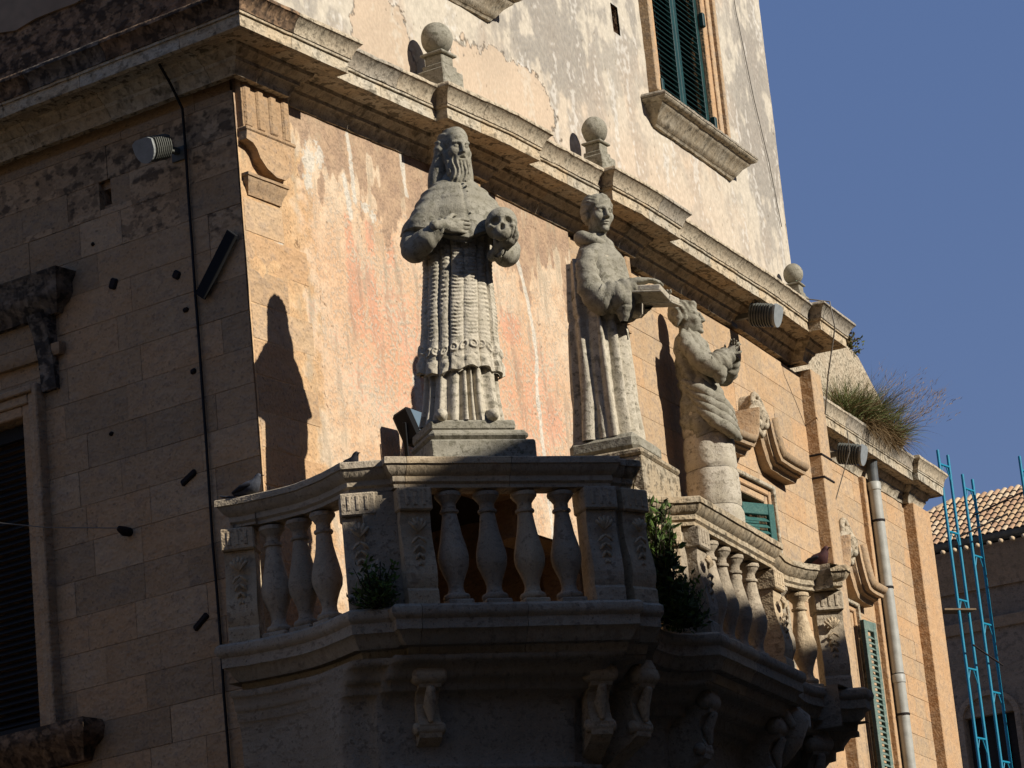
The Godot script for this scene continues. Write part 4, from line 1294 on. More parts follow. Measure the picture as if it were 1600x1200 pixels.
func face_sdf(p: Vector3) -> float:       # a head without hair, face towards +z, eyes at the origin's height
	var q := Vector3(absf(p.x), p.y, p.z)
	var d := ell(q, Vector3(0, 0.035, -0.02), Vector3(0.080, 0.097, 0.100))
	d = smin(d, ell(q, Vector3(0, -0.052, 0.018), Vector3(0.061, 0.082, 0.076)), 0.04)
	d = smin(d, cap(p, Vector3(0, -0.09, -0.03), Vector3(0, -0.24, -0.05), 0.054, 0.062), 0.03)
	d = smin(d, ell(q, Vector3(0.041, -0.032, 0.058), Vector3(0.026, 0.026, 0.026)), 0.03)
	d = smax(d, -ell(q, Vector3(0.034, 0.0, 0.098), Vector3(0.024, 0.016, 0.026)), 0.012)
	d = smin(d, cap(q, Vector3(0.012, 0.021, 0.087), Vector3(0.052, 0.022, 0.066), 0.012, 0.009), 0.012)
	d = smin(d, ell(q, Vector3(0.033, -0.001, 0.075), Vector3(0.016, 0.010, 0.012)), 0.005)
	d = smin(d, cap(p, Vector3(0, 0.018, 0.090), Vector3(0, -0.034, 0.113), 0.010, 0.013), 0.012)
	d = smin(d, ell(q, Vector3(0.012, -0.040, 0.098), Vector3(0.011, 0.009, 0.013)), 0.008)
	d = smin(d, ell(p, Vector3(0, -0.066, 0.091), Vector3(0.024, 0.007, 0.010)), 0.006)
	d = smin(d, ell(p, Vector3(0, -0.080, 0.089), Vector3(0.020, 0.008, 0.010)), 0.006)
	d = smax(d, -ell(p, Vector3(0, -0.073, 0.101), Vector3(0.022, 0.0035, 0.012)), 0.005)
	d = smin(d, ell(p, Vector3(0, -0.115, 0.078), Vector3(0.024, 0.018, 0.02)), 0.02)
	d = smin(d, ell(q, Vector3(0.081, -0.012, -0.012), Vector3(0.011, 0.032, 0.020)), 0.008)
	return d
func beard_head(p: Vector3) -> float:     # bald brow, long hair to the shoulders, forked beard
	var d := face_sdf(p)
	var q := Vector3(absf(p.x), p.y, p.z)
	var wav := 0.006 * sin(p.y * 120.0 + p.x * 60.0) + 0.005 * sin(p.x * 190.0)
	var beard := ell(q, Vector3(0.020, -0.155, 0.060), Vector3(0.046, 0.115, 0.046)) + 0.006 * sin(p.x * 260.0 + sin(p.y * 50.0) * 1.6) * ss(0.0, 0.05, -p.y)
	beard = smin(beard, cap(q, Vector3(0.015, -0.2, 0.075), Vector3(0.020, -0.275, 0.07), 0.026, 0.008), 0.02)
	beard = smin(beard, cap(q, Vector3(0.070, -0.04, 0.012), Vector3(0.045, -0.15, 0.05), 0.020, 0.030), 0.02)
	beard = smin(beard, cap(q, Vector3(0.004, -0.055, 0.101), Vector3(0.038, -0.09, 0.082), 0.009, 0.009), 0.006)
	beard = smax(beard, -ell(p, Vector3(0, -0.073, 0.11), Vector3(0.024, 0.011, 0.026)), 0.006)
	d = smin(d, beard, 0.008)
	var hair := ell(p, Vector3(0, 0.015, -0.055), Vector3(0.100, 0.110, 0.088)) + wav
	hair = smin(hair, cap(q, Vector3(0.088, -0.02, -0.04), Vector3(0.098, -0.22, -0.045), 0.030, 0.05), 0.05)
	hair = smin(hair, ell(p, Vector3(0, -0.16, -0.07), Vector3(0.13, 0.12, 0.07)), 0.05)
	return smin(d, hair, 0.012)
func tonsure_head(p: Vector3) -> float:   # cropped ring of hair, hood gathered at the neck
	var d := face_sdf(p)
	var ring := absf(ell(p, Vector3(0, 0.03, -0.028), Vector3(0.089, 0.102, 0.104)) + 0.004 * sin(p.x * 170.0 + p.y * 60.0) * sin(p.y * 150.0)) - 0.012
	ring = smax(ring, p.y - 0.115 - 0.02 * sin(p.x * 60.0), 0.01)
	ring = smax(ring, -(p.y + 0.06), 0.01)
	ring = smax(ring, p.z - 0.060 - 0.010 * sin(p.x * 90.0) + maxf(0.0, 0.055 - p.y) * 0.9, 0.012)
	return smin(d, ring, 0.008)
func curly_head(p: Vector3) -> float:     # a youth with thick waved hair to the nape
	var d := face_sdf(p)
	var h := ell(p, Vector3(0, 0.035, -0.035), Vector3(0.094, 0.108, 0.112)) + 0.004 * sin(p.x * 90.0 + p.z * 130.0 + p.y * 40.0)
	h = smin(h, ell(p, Vector3(0, 0.100, 0.055), Vector3(0.06, 0.022, 0.032)), 0.03)
	h = smin(h, cap(Vector3(absf(p.x), p.y, p.z), Vector3(0.075, -0.02, -0.055), Vector3(0.07, -0.095, -0.07), 0.03, 0.026), 0.03)
	h = smax(h, p.z - 0.085 + maxf(0.0, 0.075 - p.y) * 1.1, 0.015)
	return smin(d, h, 0.008)
func skull_sdf(p: Vector3) -> float:
	var q := Vector3(absf(p.x), p.y, p.z)
	var d := ell(p, Vector3(0, 0.03, -0.02), Vector3(0.085, 0.085, 0.10))
	d = smin(d, ell(p, Vector3(0, -0.045, 0.045), Vector3(0.052, 0.05, 0.045)), 0.03)
	d = smin(d, cap(q, Vector3(0.062, -0.012, 0.04), Vector3(0.05, -0.025, 0.072), 0.014, 0.012), 0.012)
	d = smax(d, -ell(q, Vector3(0.035, 0.004, 0.080), Vector3(0.027, 0.025, 0.040)), 0.008)
	d = smax(d, -ell(p, Vector3(0, -0.034, 0.09), Vector3(0.015, 0.022, 0.03)), 0.006)
	for k in 5: d = smax(d, -cap(p, Vector3((k - 2) * 0.014, -0.065, 0.095), Vector3((k - 2) * 0.014, -0.085, 0.095), 0.004, 0.004), 0.004)
	return d
# a right hand: wrist at the origin, fingers along +x, back of the hand towards +z, thumb towards +y; curl bends the fingers towards -z
func hand_sdf(p: Vector3, curl: float) -> float:
	var d := ell(p, Vector3(0.055, 0.0, 0.0), Vector3(0.055, 0.042, 0.020))
	d = smin(d, cap(p, Vector3(-0.05, 0, 0), Vector3(0.02, 0, 0), 0.032, 0.030), 0.025)
	for k in 4:
		var y := 0.033 - k * 0.0215
		var l: float = [0.075, 0.084, 0.078, 0.06][k]
		var a := Vector3(0.092 - absf(k - 1.3) * 0.006, y, 0.0)
		var b := a + Vector3(cos(curl * 0.5), (1.2 - k) * 0.05, -sin(curl * 0.5)) * l * 0.5
		var c := b + Vector3(cos(curl), 0, -sin(curl)) * l * 0.32
		var e := c + Vector3(cos(curl * 1.7), 0, -sin(curl * 1.7)) * l * 0.28
		var fd := minf(cap(p, a, b, 0.0105, 0.0098), minf(cap(p, b, c, 0.0098, 0.009), cap(p, c, e, 0.009, 0.0075)))
		d = smin(d, fd, 0.006)
	var t1 := Vector3(0.025, 0.036, -0.006)
	var t2 := Vector3(0.065, 0.066, -0.02 - curl * 0.02)
	var t3 := Vector3(0.095, 0.070, -0.03 - curl * 0.035)
	d = smin(d, minf(cap(p, t1, t2, 0.016, 0.012), cap(p, t2, t3, 0.012, 0.009)), 0.010)
	return d
func add_hand(mb: MB, x: Transform3D, curl: float) -> void:
	nets(func(p): return hand_sdf(p, curl), Vector3(-0.09, -0.06, -0.10), Vector3(0.20, 0.10, 0.05), 0.005, mb, x)

func loft(mb: MB, x: Transform3D, nu: int, nv: int, f: Callable) -> void:     # f(angle, t): angle 0 is the front (+z), t 0 is the foot
	var P := PackedVector3Array()
	for b in nv:
		for a in nu:
			P.append(x * (f.call(TAU * a / nu - PI, float(b) / (nv - 1)) as Vector3))
	mb.grid(P, nu, nv, true, false)
func curve(pts: Array, t: float) -> float:       # pts: [t, value] in order, smooth between
	for k in pts.size() - 1:
		if t <= pts[k + 1][0]:
			return lerpf(pts[k][1], pts[k + 1][1], ss(pts[k][0], pts[k + 1][0], t))
	return pts[pts.size() - 1][1]
func pleat(u: float) -> float:                   # a crisp lapped pleat: slow rise, sharp undercut edge
	var p := fposmod(u, 1.0)
	return ss(0.0, 0.78, p) * (1.0 - ss(0.86, 1.0, p))
func fold(a: float) -> float:                    # rounded ridges, narrow valleys
	return 1.0 - pow(absf(sin(a)), 0.7) * 1.0
func sleeve(mb: MB, x: Transform3D, pts: Array, rad: Array, rip: float) -> void:      # a cloth sleeve: a tube with hanging wrinkles
	var P := PackedVector3Array()
	var fine := []
	var fr := []
	for k in pts.size() - 1:
		for q in 8:
			var t := q / 8.0
			fine.append((pts[k] as Vector3).lerp(pts[k + 1], t)); fr.append(lerpf(rad[k], rad[k + 1], t))
	fine.append(pts[pts.size() - 1]); fr.append(rad[rad.size() - 1])
	for pass_ in 3:
		for k in range(1, fine.size() - 1):
			fine[k] = (fine[k - 1] + fine[k] * 2.0 + fine[k + 1]) / 4.0
			fr[k] = (fr[k - 1] + fr[k] * 2.0 + fr[k + 1]) / 4.0
	var side := Vector3(1, 0, 0)
	var n := 26
	for k in fine.size():
		var d: Vector3 = (fine[min(k + 1, fine.size() - 1)] - fine[max(k - 1, 0)]).normalized()
		side = (side - d * side.dot(d)).normalized()
		var o := d.cross(side)
		for s in n:
			var a := TAU * s / n
			var r: float = fr[k] * (1.0 + rip * (sin(k * 0.9 + 2.4 * sin(a + 0.7)) * (0.6 + 0.4 * sin(a * 2.0)) + 0.5 * sin(k * 1.7 - 3.0 * sin(a * 1.0 - 0.4))))
			P.append(x * (fine[k] + (side * cos(a) + o * sin(a)) * r))
	mb.grid(P, n, fine.size(), true, true)

func saint_with_skull() -> void:
	var at := Vector3(-0.348, RAIL, -21.168)
	var st := thing("statue", "grey stone bearded saint in a short cape, holding a skull, on the balcony front", "statue", at, "stone saints on the balcony")
	var yaw := Basis(UP, deg_to_rad(20.0)).scaled(Vector3.ONE * KB)
	var x0 := Transform3D(yaw, at)
	var pl := MB.new()
	pl.box(x0 * Transform3D(Basis(), Vector3(0.04, 0.075, 0.02)), Vector3(0.74, 0.15, 0.50), 0.012)
	pl.box(x0 * Transform3D(Basis(), Vector3(0.03, 0.19, 0.01)), Vector3(0.70, 0.075, 0.47), 0.03)
	pl.box(x0 * Transform3D(Basis(), Vector3(0.0, 0.265, 0.0)), Vector3(0.60, 0.07, 0.42), 0.012)
	part(st, "plinth", pl, M.statue)
	var x := x0 * Transform3D(Basis(Vector3(1.04, 0, 0), Vector3(0.068, 1.085, 0), Vector3(0, 0, 1.04)), Vector3(-0.01, 0.30, 0))
	var mb := MB.new()
	# cassock, deep folds that spread at the foot
	loft(mb, x, 220, 46, func(a: float, t: float) -> Vector3:
		var y := t * 0.52
		var fl := 1.0 + 0.20 * pow(1.0 - t, 3.0)
		var pu := a * 2.6 + 0.35 * sin(a * 2.0 + 0.4) + 0.22 * sin(a * 5.0) + 0.12 * t * sin(a * 3.0)
		var w := 1.0 - 0.75 * pleat(pu if a < 0.1 else -pu) - 0.25 * (1.0 - fold(a * 11.0 + t))
		var k := (0.052 + 0.014 * sin(a * 4.0 + 1.0)) * (1.0 - t * 0.3)
		return Vector3(sin(a) * (0.25 * fl - k * w), y, cos(a) * (0.18 * fl - k * w)))
	# crimped rochet with a lace hem
	loft(mb, x, 340, 330, func(a: float, t: float) -> Vector3:
		var hem := 0.30 + 0.018 * absf(cos(a * 7.0)) + 0.025 * sin(a * 3.0 + 1.0) + 0.03 * absf(sin(a * 0.5))
		var y := lerpf(hem, 1.26, t)
		var u := a * 7.0 + 0.9 * sin(a * 2.3 + 0.7) + 0.35 * sin(y * 4.0 + a * 2.0)
		var cell := floorf(u / PI)
		var col: float = pow(maxf(0.0, 1.0 - pow(absf(2.0 * (u / PI - cell) - 1.0), 2.6)), 0.7)
		var wide := curve([[0.0, 0.295], [0.35, 0.262], [0.75, 0.238], [1.0, 0.25]], t)
		var deep := curve([[0.0, 0.20], [0.5, 0.19], [1.0, 0.19]], t)
		var hsh := fposmod(sin(cell * 12.9898) * 43758.5, 1.0)
		var r := -(0.012 + 0.018 * hsh) * (1.0 - col) - 0.012 * hsh
		if t > 0.21:
			r += 0.0050 * col * sin(TAU * (y + 0.012 * col) / (0.024 + 0.006 * hsh) + cell * 2.1 + 2.0 * wear.get_noise_2d(a * 90.0, y * 90.0)) * ss(0.21, 0.25, t) * (0.45 + 0.9 * wear.get_noise_2d(a * 30.0 + 40.0, y * 40.0))
		else:
			var lx2 := a * 9.0
			var ly := (y - hem) / 0.075 
			var cu := fposmod(a / 0.24, 1.0) - 0.5
			var cv := (y - hem - 0.155) / 0.075
			var rd := Vector2(cu * 0.85, cv).length()
			r += 0.013 * exp(-pow((rd - 0.30) / 0.10, 2.0)) + 0.010 * exp(-pow(rd / 0.10, 2.0))
			if ly < 1.3: r += 0.010 * absf(cos(lx2 * 0.75 + 0.3)) * ss(1.3, 1.0, ly) + 0.004 * sin(lx2 * 3.0) * sin(ly * 6.0)
		if t < 0.012: r -= 0.02
		return Vector3(sin(a) * (wide + r), y, cos(a) * (deep + r)))
	# feet
	mb.tube(x, [Vector3(-0.17, 0.035, 0.06), Vector3(-0.20, 0.03, 0.20), Vector3(-0.215, 0.022, 0.235)], [0.05, 0.042, 0.025], 12)
	mb.tube(x, [Vector3(0.13, 0.04, 0.06), Vector3(0.15, 0.03, 0.20), Vector3(0.155, 0.022, 0.235)], [0.05, 0.042, 0.025], 12)
	var robe := mb
	mb = MB.new()
	# short buttoned cape over the shoulders
	loft(mb, x, 200, 70, func(a: float, t: float) -> Vector3:
		var hem := 1.135 + 0.115 * absf(sin(a)) + (0.04 if cos(a) < 0.0 else 0.0) * absf(cos(a)) + 0.012 * sin(a * 5.0)
		var y := lerpf(hem, 1.67, pow(t, 0.9))
		var wide := curve([[1.2, 0.392], [1.30, 0.375], [1.38, 0.33], [1.457, 0.285], [1.53, 0.232], [1.58, 0.17], [1.63, 0.11], [1.67, 0.085]], y)
		var deep := curve([[1.2, 0.268], [1.35, 0.245], [1.457, 0.205], [1.53, 0.165], [1.60, 0.115], [1.67, 0.085]], y)
		var low := 1.0 - ss(0.25, 0.9, t)
		var r := (0.010 * sin(a * 6.0 + 1.2) + 0.012 * sin(a * 3.0 - 7.0 * t)) * low - 0.018 * fold(a * 2.3 + 0.9 + 0.4 * sin(t * 3.0)) * low * ss(0.25, 0.8, absf(a))
		r -= 0.009 * exp(-pow((a - 0.02 * sin(t * 9.0)) / 0.03, 2.0)) * (1.0 - ss(0.9, 1.0, t))
		if t < 0.025: r -= 0.035
		return Vector3(sin(a) * (wide + r), y, cos(a) * (deep + r)))
	for k in 7: mb.tube(x, [Vector3(0.026, 1.33 + k * 0.04, 0.240 - k * 0.013), Vector3(0.026, 1.33 + k * 0.04, 0.252 - k * 0.013)], [0.008, 0.006], 8)
	# arms
	sleeve(mb, x, [Vector3(-0.20, 1.40, 0.0), Vector3(-0.305, 1.25, 0.02), Vector3(-0.32, 1.125, 0.08), Vector3(-0.27, 1.16, 0.22), Vector3(-0.20, 1.215, 0.27)], [0.05, 0.07, 0.092, 0.076, 0.05], 0.06)
	sleeve(mb, x, [Vector3(0.20, 1.40, 0.0), Vector3(0.305, 1.25, 0.02), Vector3(0.325, 1.12, 0.10), Vector3(0.26, 1.06, 0.23), Vector3(0.20, 1.07, 0.30)], [0.05, 0.07, 0.092, 0.075, 0.05], 0.06)
	for q in [[Vector3(-0.195, 1.218, 0.272), 0.05], [Vector3(0.20, 1.072, 0.302), 0.048]]:
		var ring := []
		var rr := []
		for k in 15:
			var a := TAU * k / 14.0
			ring.append(q[0] + Vector3(0.012 * sin(a * 4.0), cos(a) * q[1], sin(a) * q[1] * 0.7)); rr.append(0.013 + 0.004 * sin(a * 7.0))
		mb.tube(x, ring, rr, 7)
	add_hand(mb, x * Transform3D(Basis(Vector3(0, 0, 1), 0.05) * Basis(UP, 0.06), Vector3(-0.175, 1.228, 0.288)).scaled_local(Vector3(1.2, 1.2, 1.2)), 0.35)
	# the cupped hand under the skull
	add_hand(mb, x * Transform3D(Basis(Vector3(0.35, 0.25, 0.9).normalized(), Vector3(-0.55, 0.1, 0.2).normalized(), Vector3(0.1, -0.98, 0.2)).orthonormalized(), Vector3(0.20, 1.075, 0.275)).scaled_local(Vector3(1.25, 1.25, 1.25)), 0.85)
	# head
	nets(beard_head, Vector3(-0.17, -0.31, -0.17), Vector3(0.17, 0.16, 0.16), 0.0055, mb, x * Transform3D(Basis(UP, 0.16) * Basis(Vector3.RIGHT, 0.14), Vector3(0.0, 1.825, 0.055)).scaled_local(Vector3(1.1, 1.1, 1.1)))
	mb.roughen(wear, 0.0016, 70.0)
	part(st, "figure", mb, M.statue)
	robe.roughen(wear, 0.002, 70.0)
	part(st, "robe", robe, M.statue_mid)
	var sk := MB.new()
	nets(skull_sdf, Vector3(-0.11, -0.11, -0.14), Vector3(0.11, 0.13, 0.12), 0.006, sk, x * Transform3D(Basis(UP, -0.30) * Basis(Vector3.RIGHT, -0.15), Vector3(0.205, 1.205, 0.335)).scaled_local(Vector3(1.25, 1.22, 1.25)))
	part(st, "skull", sk, M.statue)

func friar_with_book() -> void:
	var at := Vector3(0.707, RAIL, -22.67)
	var st := thing("statue", "pale stone friar with an open book on the balcony, turned to the right", "statue", at, "stone saints on the balcony")
	var yaw := Basis(UP, deg_to_rad(70.0)).scaled(Vector3.ONE * KB)
	var x0 := Transform3D(yaw, at)
	var pl := MB.new()
	pl.box(x0 * Transform3D(Basis(), Vector3(0.12, 0.15, -0.02)), Vector3(0.82, 0.30, 0.56), 0.012)
	pl.box(x0 * Transform3D(Basis(), Vector3(0.11, 0.325, -0.02)), Vector3(0.84, 0.05, 0.58), 0.015)
	part(st, "pedestal", pl, M.pale_rail[1])
	var p2 := MB.new()
	p2.box(x0 * Transform3D(Basis(), Vector3(0.03, 0.42, -0.04)), Vector3(0.58, 0.14, 0.52), 0.04)
	part(st, "plinth", p2, M.statue)
	var x := x0 * Transform3D(Basis(Vector3(1.02, 0, 0), Vector3(0, 1.05, 0.02), Vector3(0, 0, 1.02)), Vector3(0.0, 0.48, -0.03))
	var mb := MB.new()
	loft(mb, x, 220, 120, func(a: float, t: float) -> Vector3:
		var y := t * 1.30
		var wide := curve([[0.0, 0.245], [0.3, 0.225], [0.7, 0.22], [1.0, 0.21]], t)
		var deep := curve([[0.0, 0.225], [0.25, 0.20], [0.75, 0.175], [1.0, 0.16]], t)
		var pu := a * 1.75 + 0.3 * sin(a * 2.0) + 0.16 * sin(t * 3.0 + a) + 0.1
		var w := 1.0 - 0.7 * pleat(pu) - 0.3 * (1.0 - fold(a * 7.0 + 0.5 * sin(t * 4.0)))
		var k := 0.058 * (1.0 - 0.45 * t)
		var back := ss(0.15, -0.5, cos(a))
		deep += 0.075 * back
		wide += 0.02 * back + 0.02
		var r := -k * w * (1.0 + 0.5 * back) + 0.006 * sin(a * 11.0 + t * 5.0)
		r -= 0.012 * exp(-pow((y - 0.86 + 0.03 * cos(a)) / 0.02, 2.0))
		return Vector3(sin(a) * (wide + r), y, cos(a) * (deep + r) - 0.01))
	mb.roughen(wear, 0.002, 70.0)
	part(st, "robe", mb, M.statue_mid)
	mb = MB.new()
	# shoulder cape with the hood lying at the neck
	loft(mb, x, 120, 46, func(a: float, t: float) -> Vector3:
		var hem := 1.02 + 0.07 * cos(a) + 0.03 * sin(a * 2.0)
		var y := lerpf(hem, 1.50, pow(t, 0.85))
		var wide := curve([[0.0, 0.255], [0.3, 0.245], [0.62, 0.20], [0.85, 0.11], [1.0, 0.07]], t)
		var deep := curve([[0.0, 0.215], [0.4, 0.195], [0.75, 0.135], [1.0, 0.075]], t)
		var r := 0.008 * sin(a * 6.0 + 4.0 * t) - 0.024 * fold(a * 2.2 + 2.2 * t + 0.5) * (1.0 - t)
		if t < 0.04: r -= 0.03
		return Vector3(sin(a) * (wide + r), y, cos(a) * (deep + r) - 0.012))
	var hood := []
	var hr := []
	for k in 17:
		var a := TAU * k / 16.0
		hood.append(Vector3(sin(a) * 0.115, 1.452 - 0.045 * cos(a), cos(a) * 0.095 - 0.02)); hr.append(0.042 - 0.012 * cos(a))
	mb.tube(x, hood, hr, 10)
	# right arm towards the viewer with a wide hanging sleeve, left arm beyond
	sleeve(mb, x, [Vector3(-0.19, 1.33, -0.01), Vector3(-0.245, 1.13, -0.02), Vector3(-0.24, 0.97, 0.04), Vector3(-0.19, 0.97, 0.19), Vector3(-0.13, 1.02, 0.29)], [0.07, 0.085, 0.105, 0.115, 0.09], 0.12)
	sleeve(mb, x, [Vector3(0.19, 1.33, -0.01), Vector3(0.26, 1.12, 0.0), Vector3(0.24, 0.99, 0.08), Vector3(0.16, 1.0, 0.22), Vector3(0.10, 1.0, 0.30)], [0.07, 0.085, 0.09, 0.085, 0.065], 0.07)
	sleeve(mb, x, [Vector3(-0.17, 1.02, 0.19), Vector3(-0.175, 0.90, 0.22), Vector3(-0.18, 0.79, 0.21)], [0.09, 0.085, 0.03], 0.08)
	add_hand(mb, x * Transform3D(Basis(Vector3(0.45, 0.1, 0.88).normalized(), Vector3(0.88, 0.1, -0.45).normalized(), Vector3(-0.15, 0.98, 0.1)).orthonormalized(), Vector3(-0.11, 1.075, 0.29)).scaled_local(Vector3(1.15, 1.15, 1.15)), 0.5)
	add_hand(mb, x * Transform3D(Basis(Vector3(-0.3, 0.0, 0.95).normalized(), Vector3(0.95, 0.0, 0.3).normalized(), Vector3(0, -1, 0)).orthonormalized(), Vector3(0.09, 0.985, 0.31)).scaled_local(Vector3(1.1, 1.1, 1.1)), 0.35)
	nets(tonsure_head, Vector3(-0.14, -0.25, -0.16), Vector3(0.14, 0.17, 0.15), 0.0055, mb, x * Transform3D(Basis(UP, -0.7) * Basis(Vector3.RIGHT, 0.08), Vector3(0.0, 1.655, 0.03)).scaled_local(Vector3(1.12, 1.12, 1.12)))
	mb.roughen(wear, 0.0016, 70.0)
	part(st, "figure", mb, M.statue)
	var bk := MB.new()
	var bx := x * Transform3D(Basis(Vector3.RIGHT, 0.16), Vector3(0.0, 0.975, 0.37))
	for sg: float in [-1.0, 1.0]:
		bk.box(bx * Transform3D(Basis(Vector3(0, 0, 1), sg * 0.10), Vector3(sg * 0.115, 0.012, 0)), Vector3(0.20, 0.045, 0.27), 0.008)
		bk.box(bx * Transform3D(Basis(Vector3(0, 0, 1), sg * 0.10), Vector3(sg * 0.12, -0.016, 0)), Vector3(0.215, 0.014, 0.295), 0.004)
	bk.box(bx * Transform3D(Basis(), Vector3(0, -0.07, -0.12)), Vector3(0.16, 0.11, 0.1), 0.02)
	part(st, "book", bk, M.statue_pale)

func praying_youth() -> void:
	var at := wp(6.42, FLOOR, 0.29)
	var st := thing("statue", "stone youth with clasped raised hands rising from a round stump against the sunny wall", "statue", at, "stone saints on the balcony")
	var x0 := Transform3D(Basis(UP, deg_to_rad(72.0)), at)
	var y := 0.0
	var k := 0
	while y < 2.60:                                     # stump of stone drums
		var h: float = [0.34, 0.30, 0.36, 0.33, 0.31, 0.30, 0.32, 0.3, 0.3, 0.3][k]
		var r0 := 0.28 - y * 0.026
		var pb := MB.new()
		loft(pb, x0, 48, 10, func(a: float, t: float) -> Vector3:
			var e := minf(t, 1.0 - t)
			var r := r0 - 0.022 * t * h - 0.006 * (1.0 - ss(0.0, 0.05, e)) + 0.012 * wear.get_noise_3d(sin(a) * 25.0 + k * 50.0, t * 30.0, cos(a) * 25.0) - 0.016 * fold(a * 3.0 + 0.25 * sin(y + t * h))
			if t == 0.0 or t == 1.0: r -= 0.006
			return Vector3(sin(a) * r, y + t * (h - 0.004), cos(a) * r))
		part(st, "drum", pb, M.statue_pale)
		y += h
		k += 1
	var x := x0 * Transform3D(Basis(Vector3(0.97, 0, 0), Vector3(0, 0.93, -0.09), Vector3(0, 0, 0.95)), Vector3(0, 2.57, 0.02))
	var mb := MB.new()
	# drapery wound round the hips
	loft(mb, x, 120, 50, func(a: float, t: float) -> Vector3:
		var yy := lerpf(0.02 + 0.10 * sin(a + 0.6), 0.52, t)
		var wide := curve([[0.0, 0.225], [0.3, 0.24], [1.0, 0.205]], t)
		var deep := curve([[0.0, 0.205], [0.3, 0.225], [1.0, 0.175]], t)
		var r := 0.011 * sin(t * 20.0 + a * 2.0) + 0.010 * sin(a * 6.0 - t * 5.0)
		if t < 0.04: r -= 0.04
		return Vector3(sin(a) * (wide + r), yy, cos(a) * (deep + r)))
	for k2 in 4:        # a swag of cloth wound across the front
		var u := k2 / 3.0
		sleeve(mb, x, [Vector3(-0.19, 0.50 - u * 0.20, -0.10 + u * 0.05), Vector3(-0.225 - u * 0.015, 0.36 - u * 0.24, 0.08), Vector3(-0.13 - u * 0.02, 0.24 - u * 0.26, 0.205 + u * 0.02), Vector3(0.05, 0.19 - u * 0.24, 0.225 + u * 0.015)], [0.02, 0.06, 0.066, 0.035], 0.10)
	# torso
	loft(mb, x, 100, 50, func(a: float, t: float) -> Vector3:
		var yy := lerpf(0.42, 1.02, t)
		var wide := curve([[0.0, 0.20], [0.35, 0.205], [0.62, 0.225], [0.84, 0.165], [1.0, 0.075]], t)
		var deep := curve([[0.0, 0.17], [0.4, 0.17], [0.7, 0.155], [0.88, 0.11], [1.0, 0.065]], t)
		var r := 0.010 * sin(a * 7.0 + t * 9.0) - 0.016 * fold(a * 3.0 + t * 2.5 + 0.4) * (1.0 - t) + 0.005 * sin(t * 34.0 + a * 3.0)
		return Vector3(sin(a) * (wide + r), yy, cos(a) * (deep + r)))
	for sg: float in [-1.0, 1.0]:
		sleeve(mb, x, [Vector3(sg * 0.20, 0.90, 0.0), Vector3(sg * 0.235, 0.73, 0.06), Vector3(sg * 0.20, 0.58, 0.17), Vector3(sg * 0.12, 0.63, 0.26), Vector3(sg * 0.055, 0.71, 0.33)], [0.075, 0.085, 0.10, 0.105, 0.08], 0.11)
	sleeve(mb, x, [Vector3(-0.16, 0.66, 0.20), Vector3(-0.15, 0.52, 0.24), Vector3(-0.13, 0.43, 0.22)], [0.09, 0.08, 0.03], 0.1)
	for sg: float in [-1.0, 1.0]:
		var bs := Basis(Vector3(-sg * 0.3, 0.75, 0.5).normalized(), Vector3(0.2 * sg, -0.5, 0.8).normalized(), Vector3(sg, 0, 0)).orthonormalized()
		if sg > 0: bs.y = -bs.y
		add_hand(mb, x * Transform3D(bs, Vector3(sg * 0.04, 0.71, 0.33)), 0.4)
	nets(curly_head, Vector3(-0.14, -0.25, -0.18), Vector3(0.14, 0.17, 0.15), 0.0055, mb, x * Transform3D(Basis(UP, 0.12) * Basis(Vector3.RIGHT, 0.02), Vector3(0.0, 1.135, 0.03)).scaled_local(Vector3(1.2, 1.24, 1.2)))
	mb.roughen(wear, 0.0016, 70.0)
	part(st, "figure", mb, M.statue)

# ------------------------------------------------------------------ fittings, birds, plants
func floodlight(label: String, x: Transform3D, tilt: float, face: Material) -> void:      # x on the wall, z out of it
	var t := thing("floodlight", label, "floodlight", x.origin, "floodlights")
	var b := MB.new()
	b.box(x * Transform3D(Basis(), Vector3(0, 0.0, 0.01)), Vector3(0.14, 0.12, 0.02), 0.004)
	b.box(x * Transform3D(Basis(), Vector3(0, 0.02, 0.10)), Vector3(0.05, 0.05, 0.18), 0.006)
	part(t, "bracket", b, M.lamp_body)
	var hx := x * Transform3D(Basis(Vector3.RIGHT, tilt), Vector3(0, 0.02, 0.19))
	var D := PackedVector2Array()
	for k in 13:
		var a := PI + PI * k / 12.0
		D.append(Vector2(cos(a) * 0.105, sin(a) * 0.125 + 0.02))
	D.append(Vector2(0.105, 0.075)); D.append(Vector2(0.06, 0.10)); D.append(Vector2(-0.06, 0.10)); D.append(Vector2(-0.105, 0.075))
	var sm := PackedVector2Array()
	for p in D: sm.append(p * 0.86)
	var h := MB.new()
	h.prism(sm, hx, 0.0, 0.235)
	part(t, "housing", h, M.lamp_body)
	for k in 8:
		var r := MB.new()
		r.prism(D, hx, 0.012 + k * 0.026, 0.022 + k * 0.026)
		part(t, "fin", r, M.lamp_body)
	var c := MB.new()
	c.prism(D, hx, 0.236, 0.258)
	part(t, "end_cap", c, face)

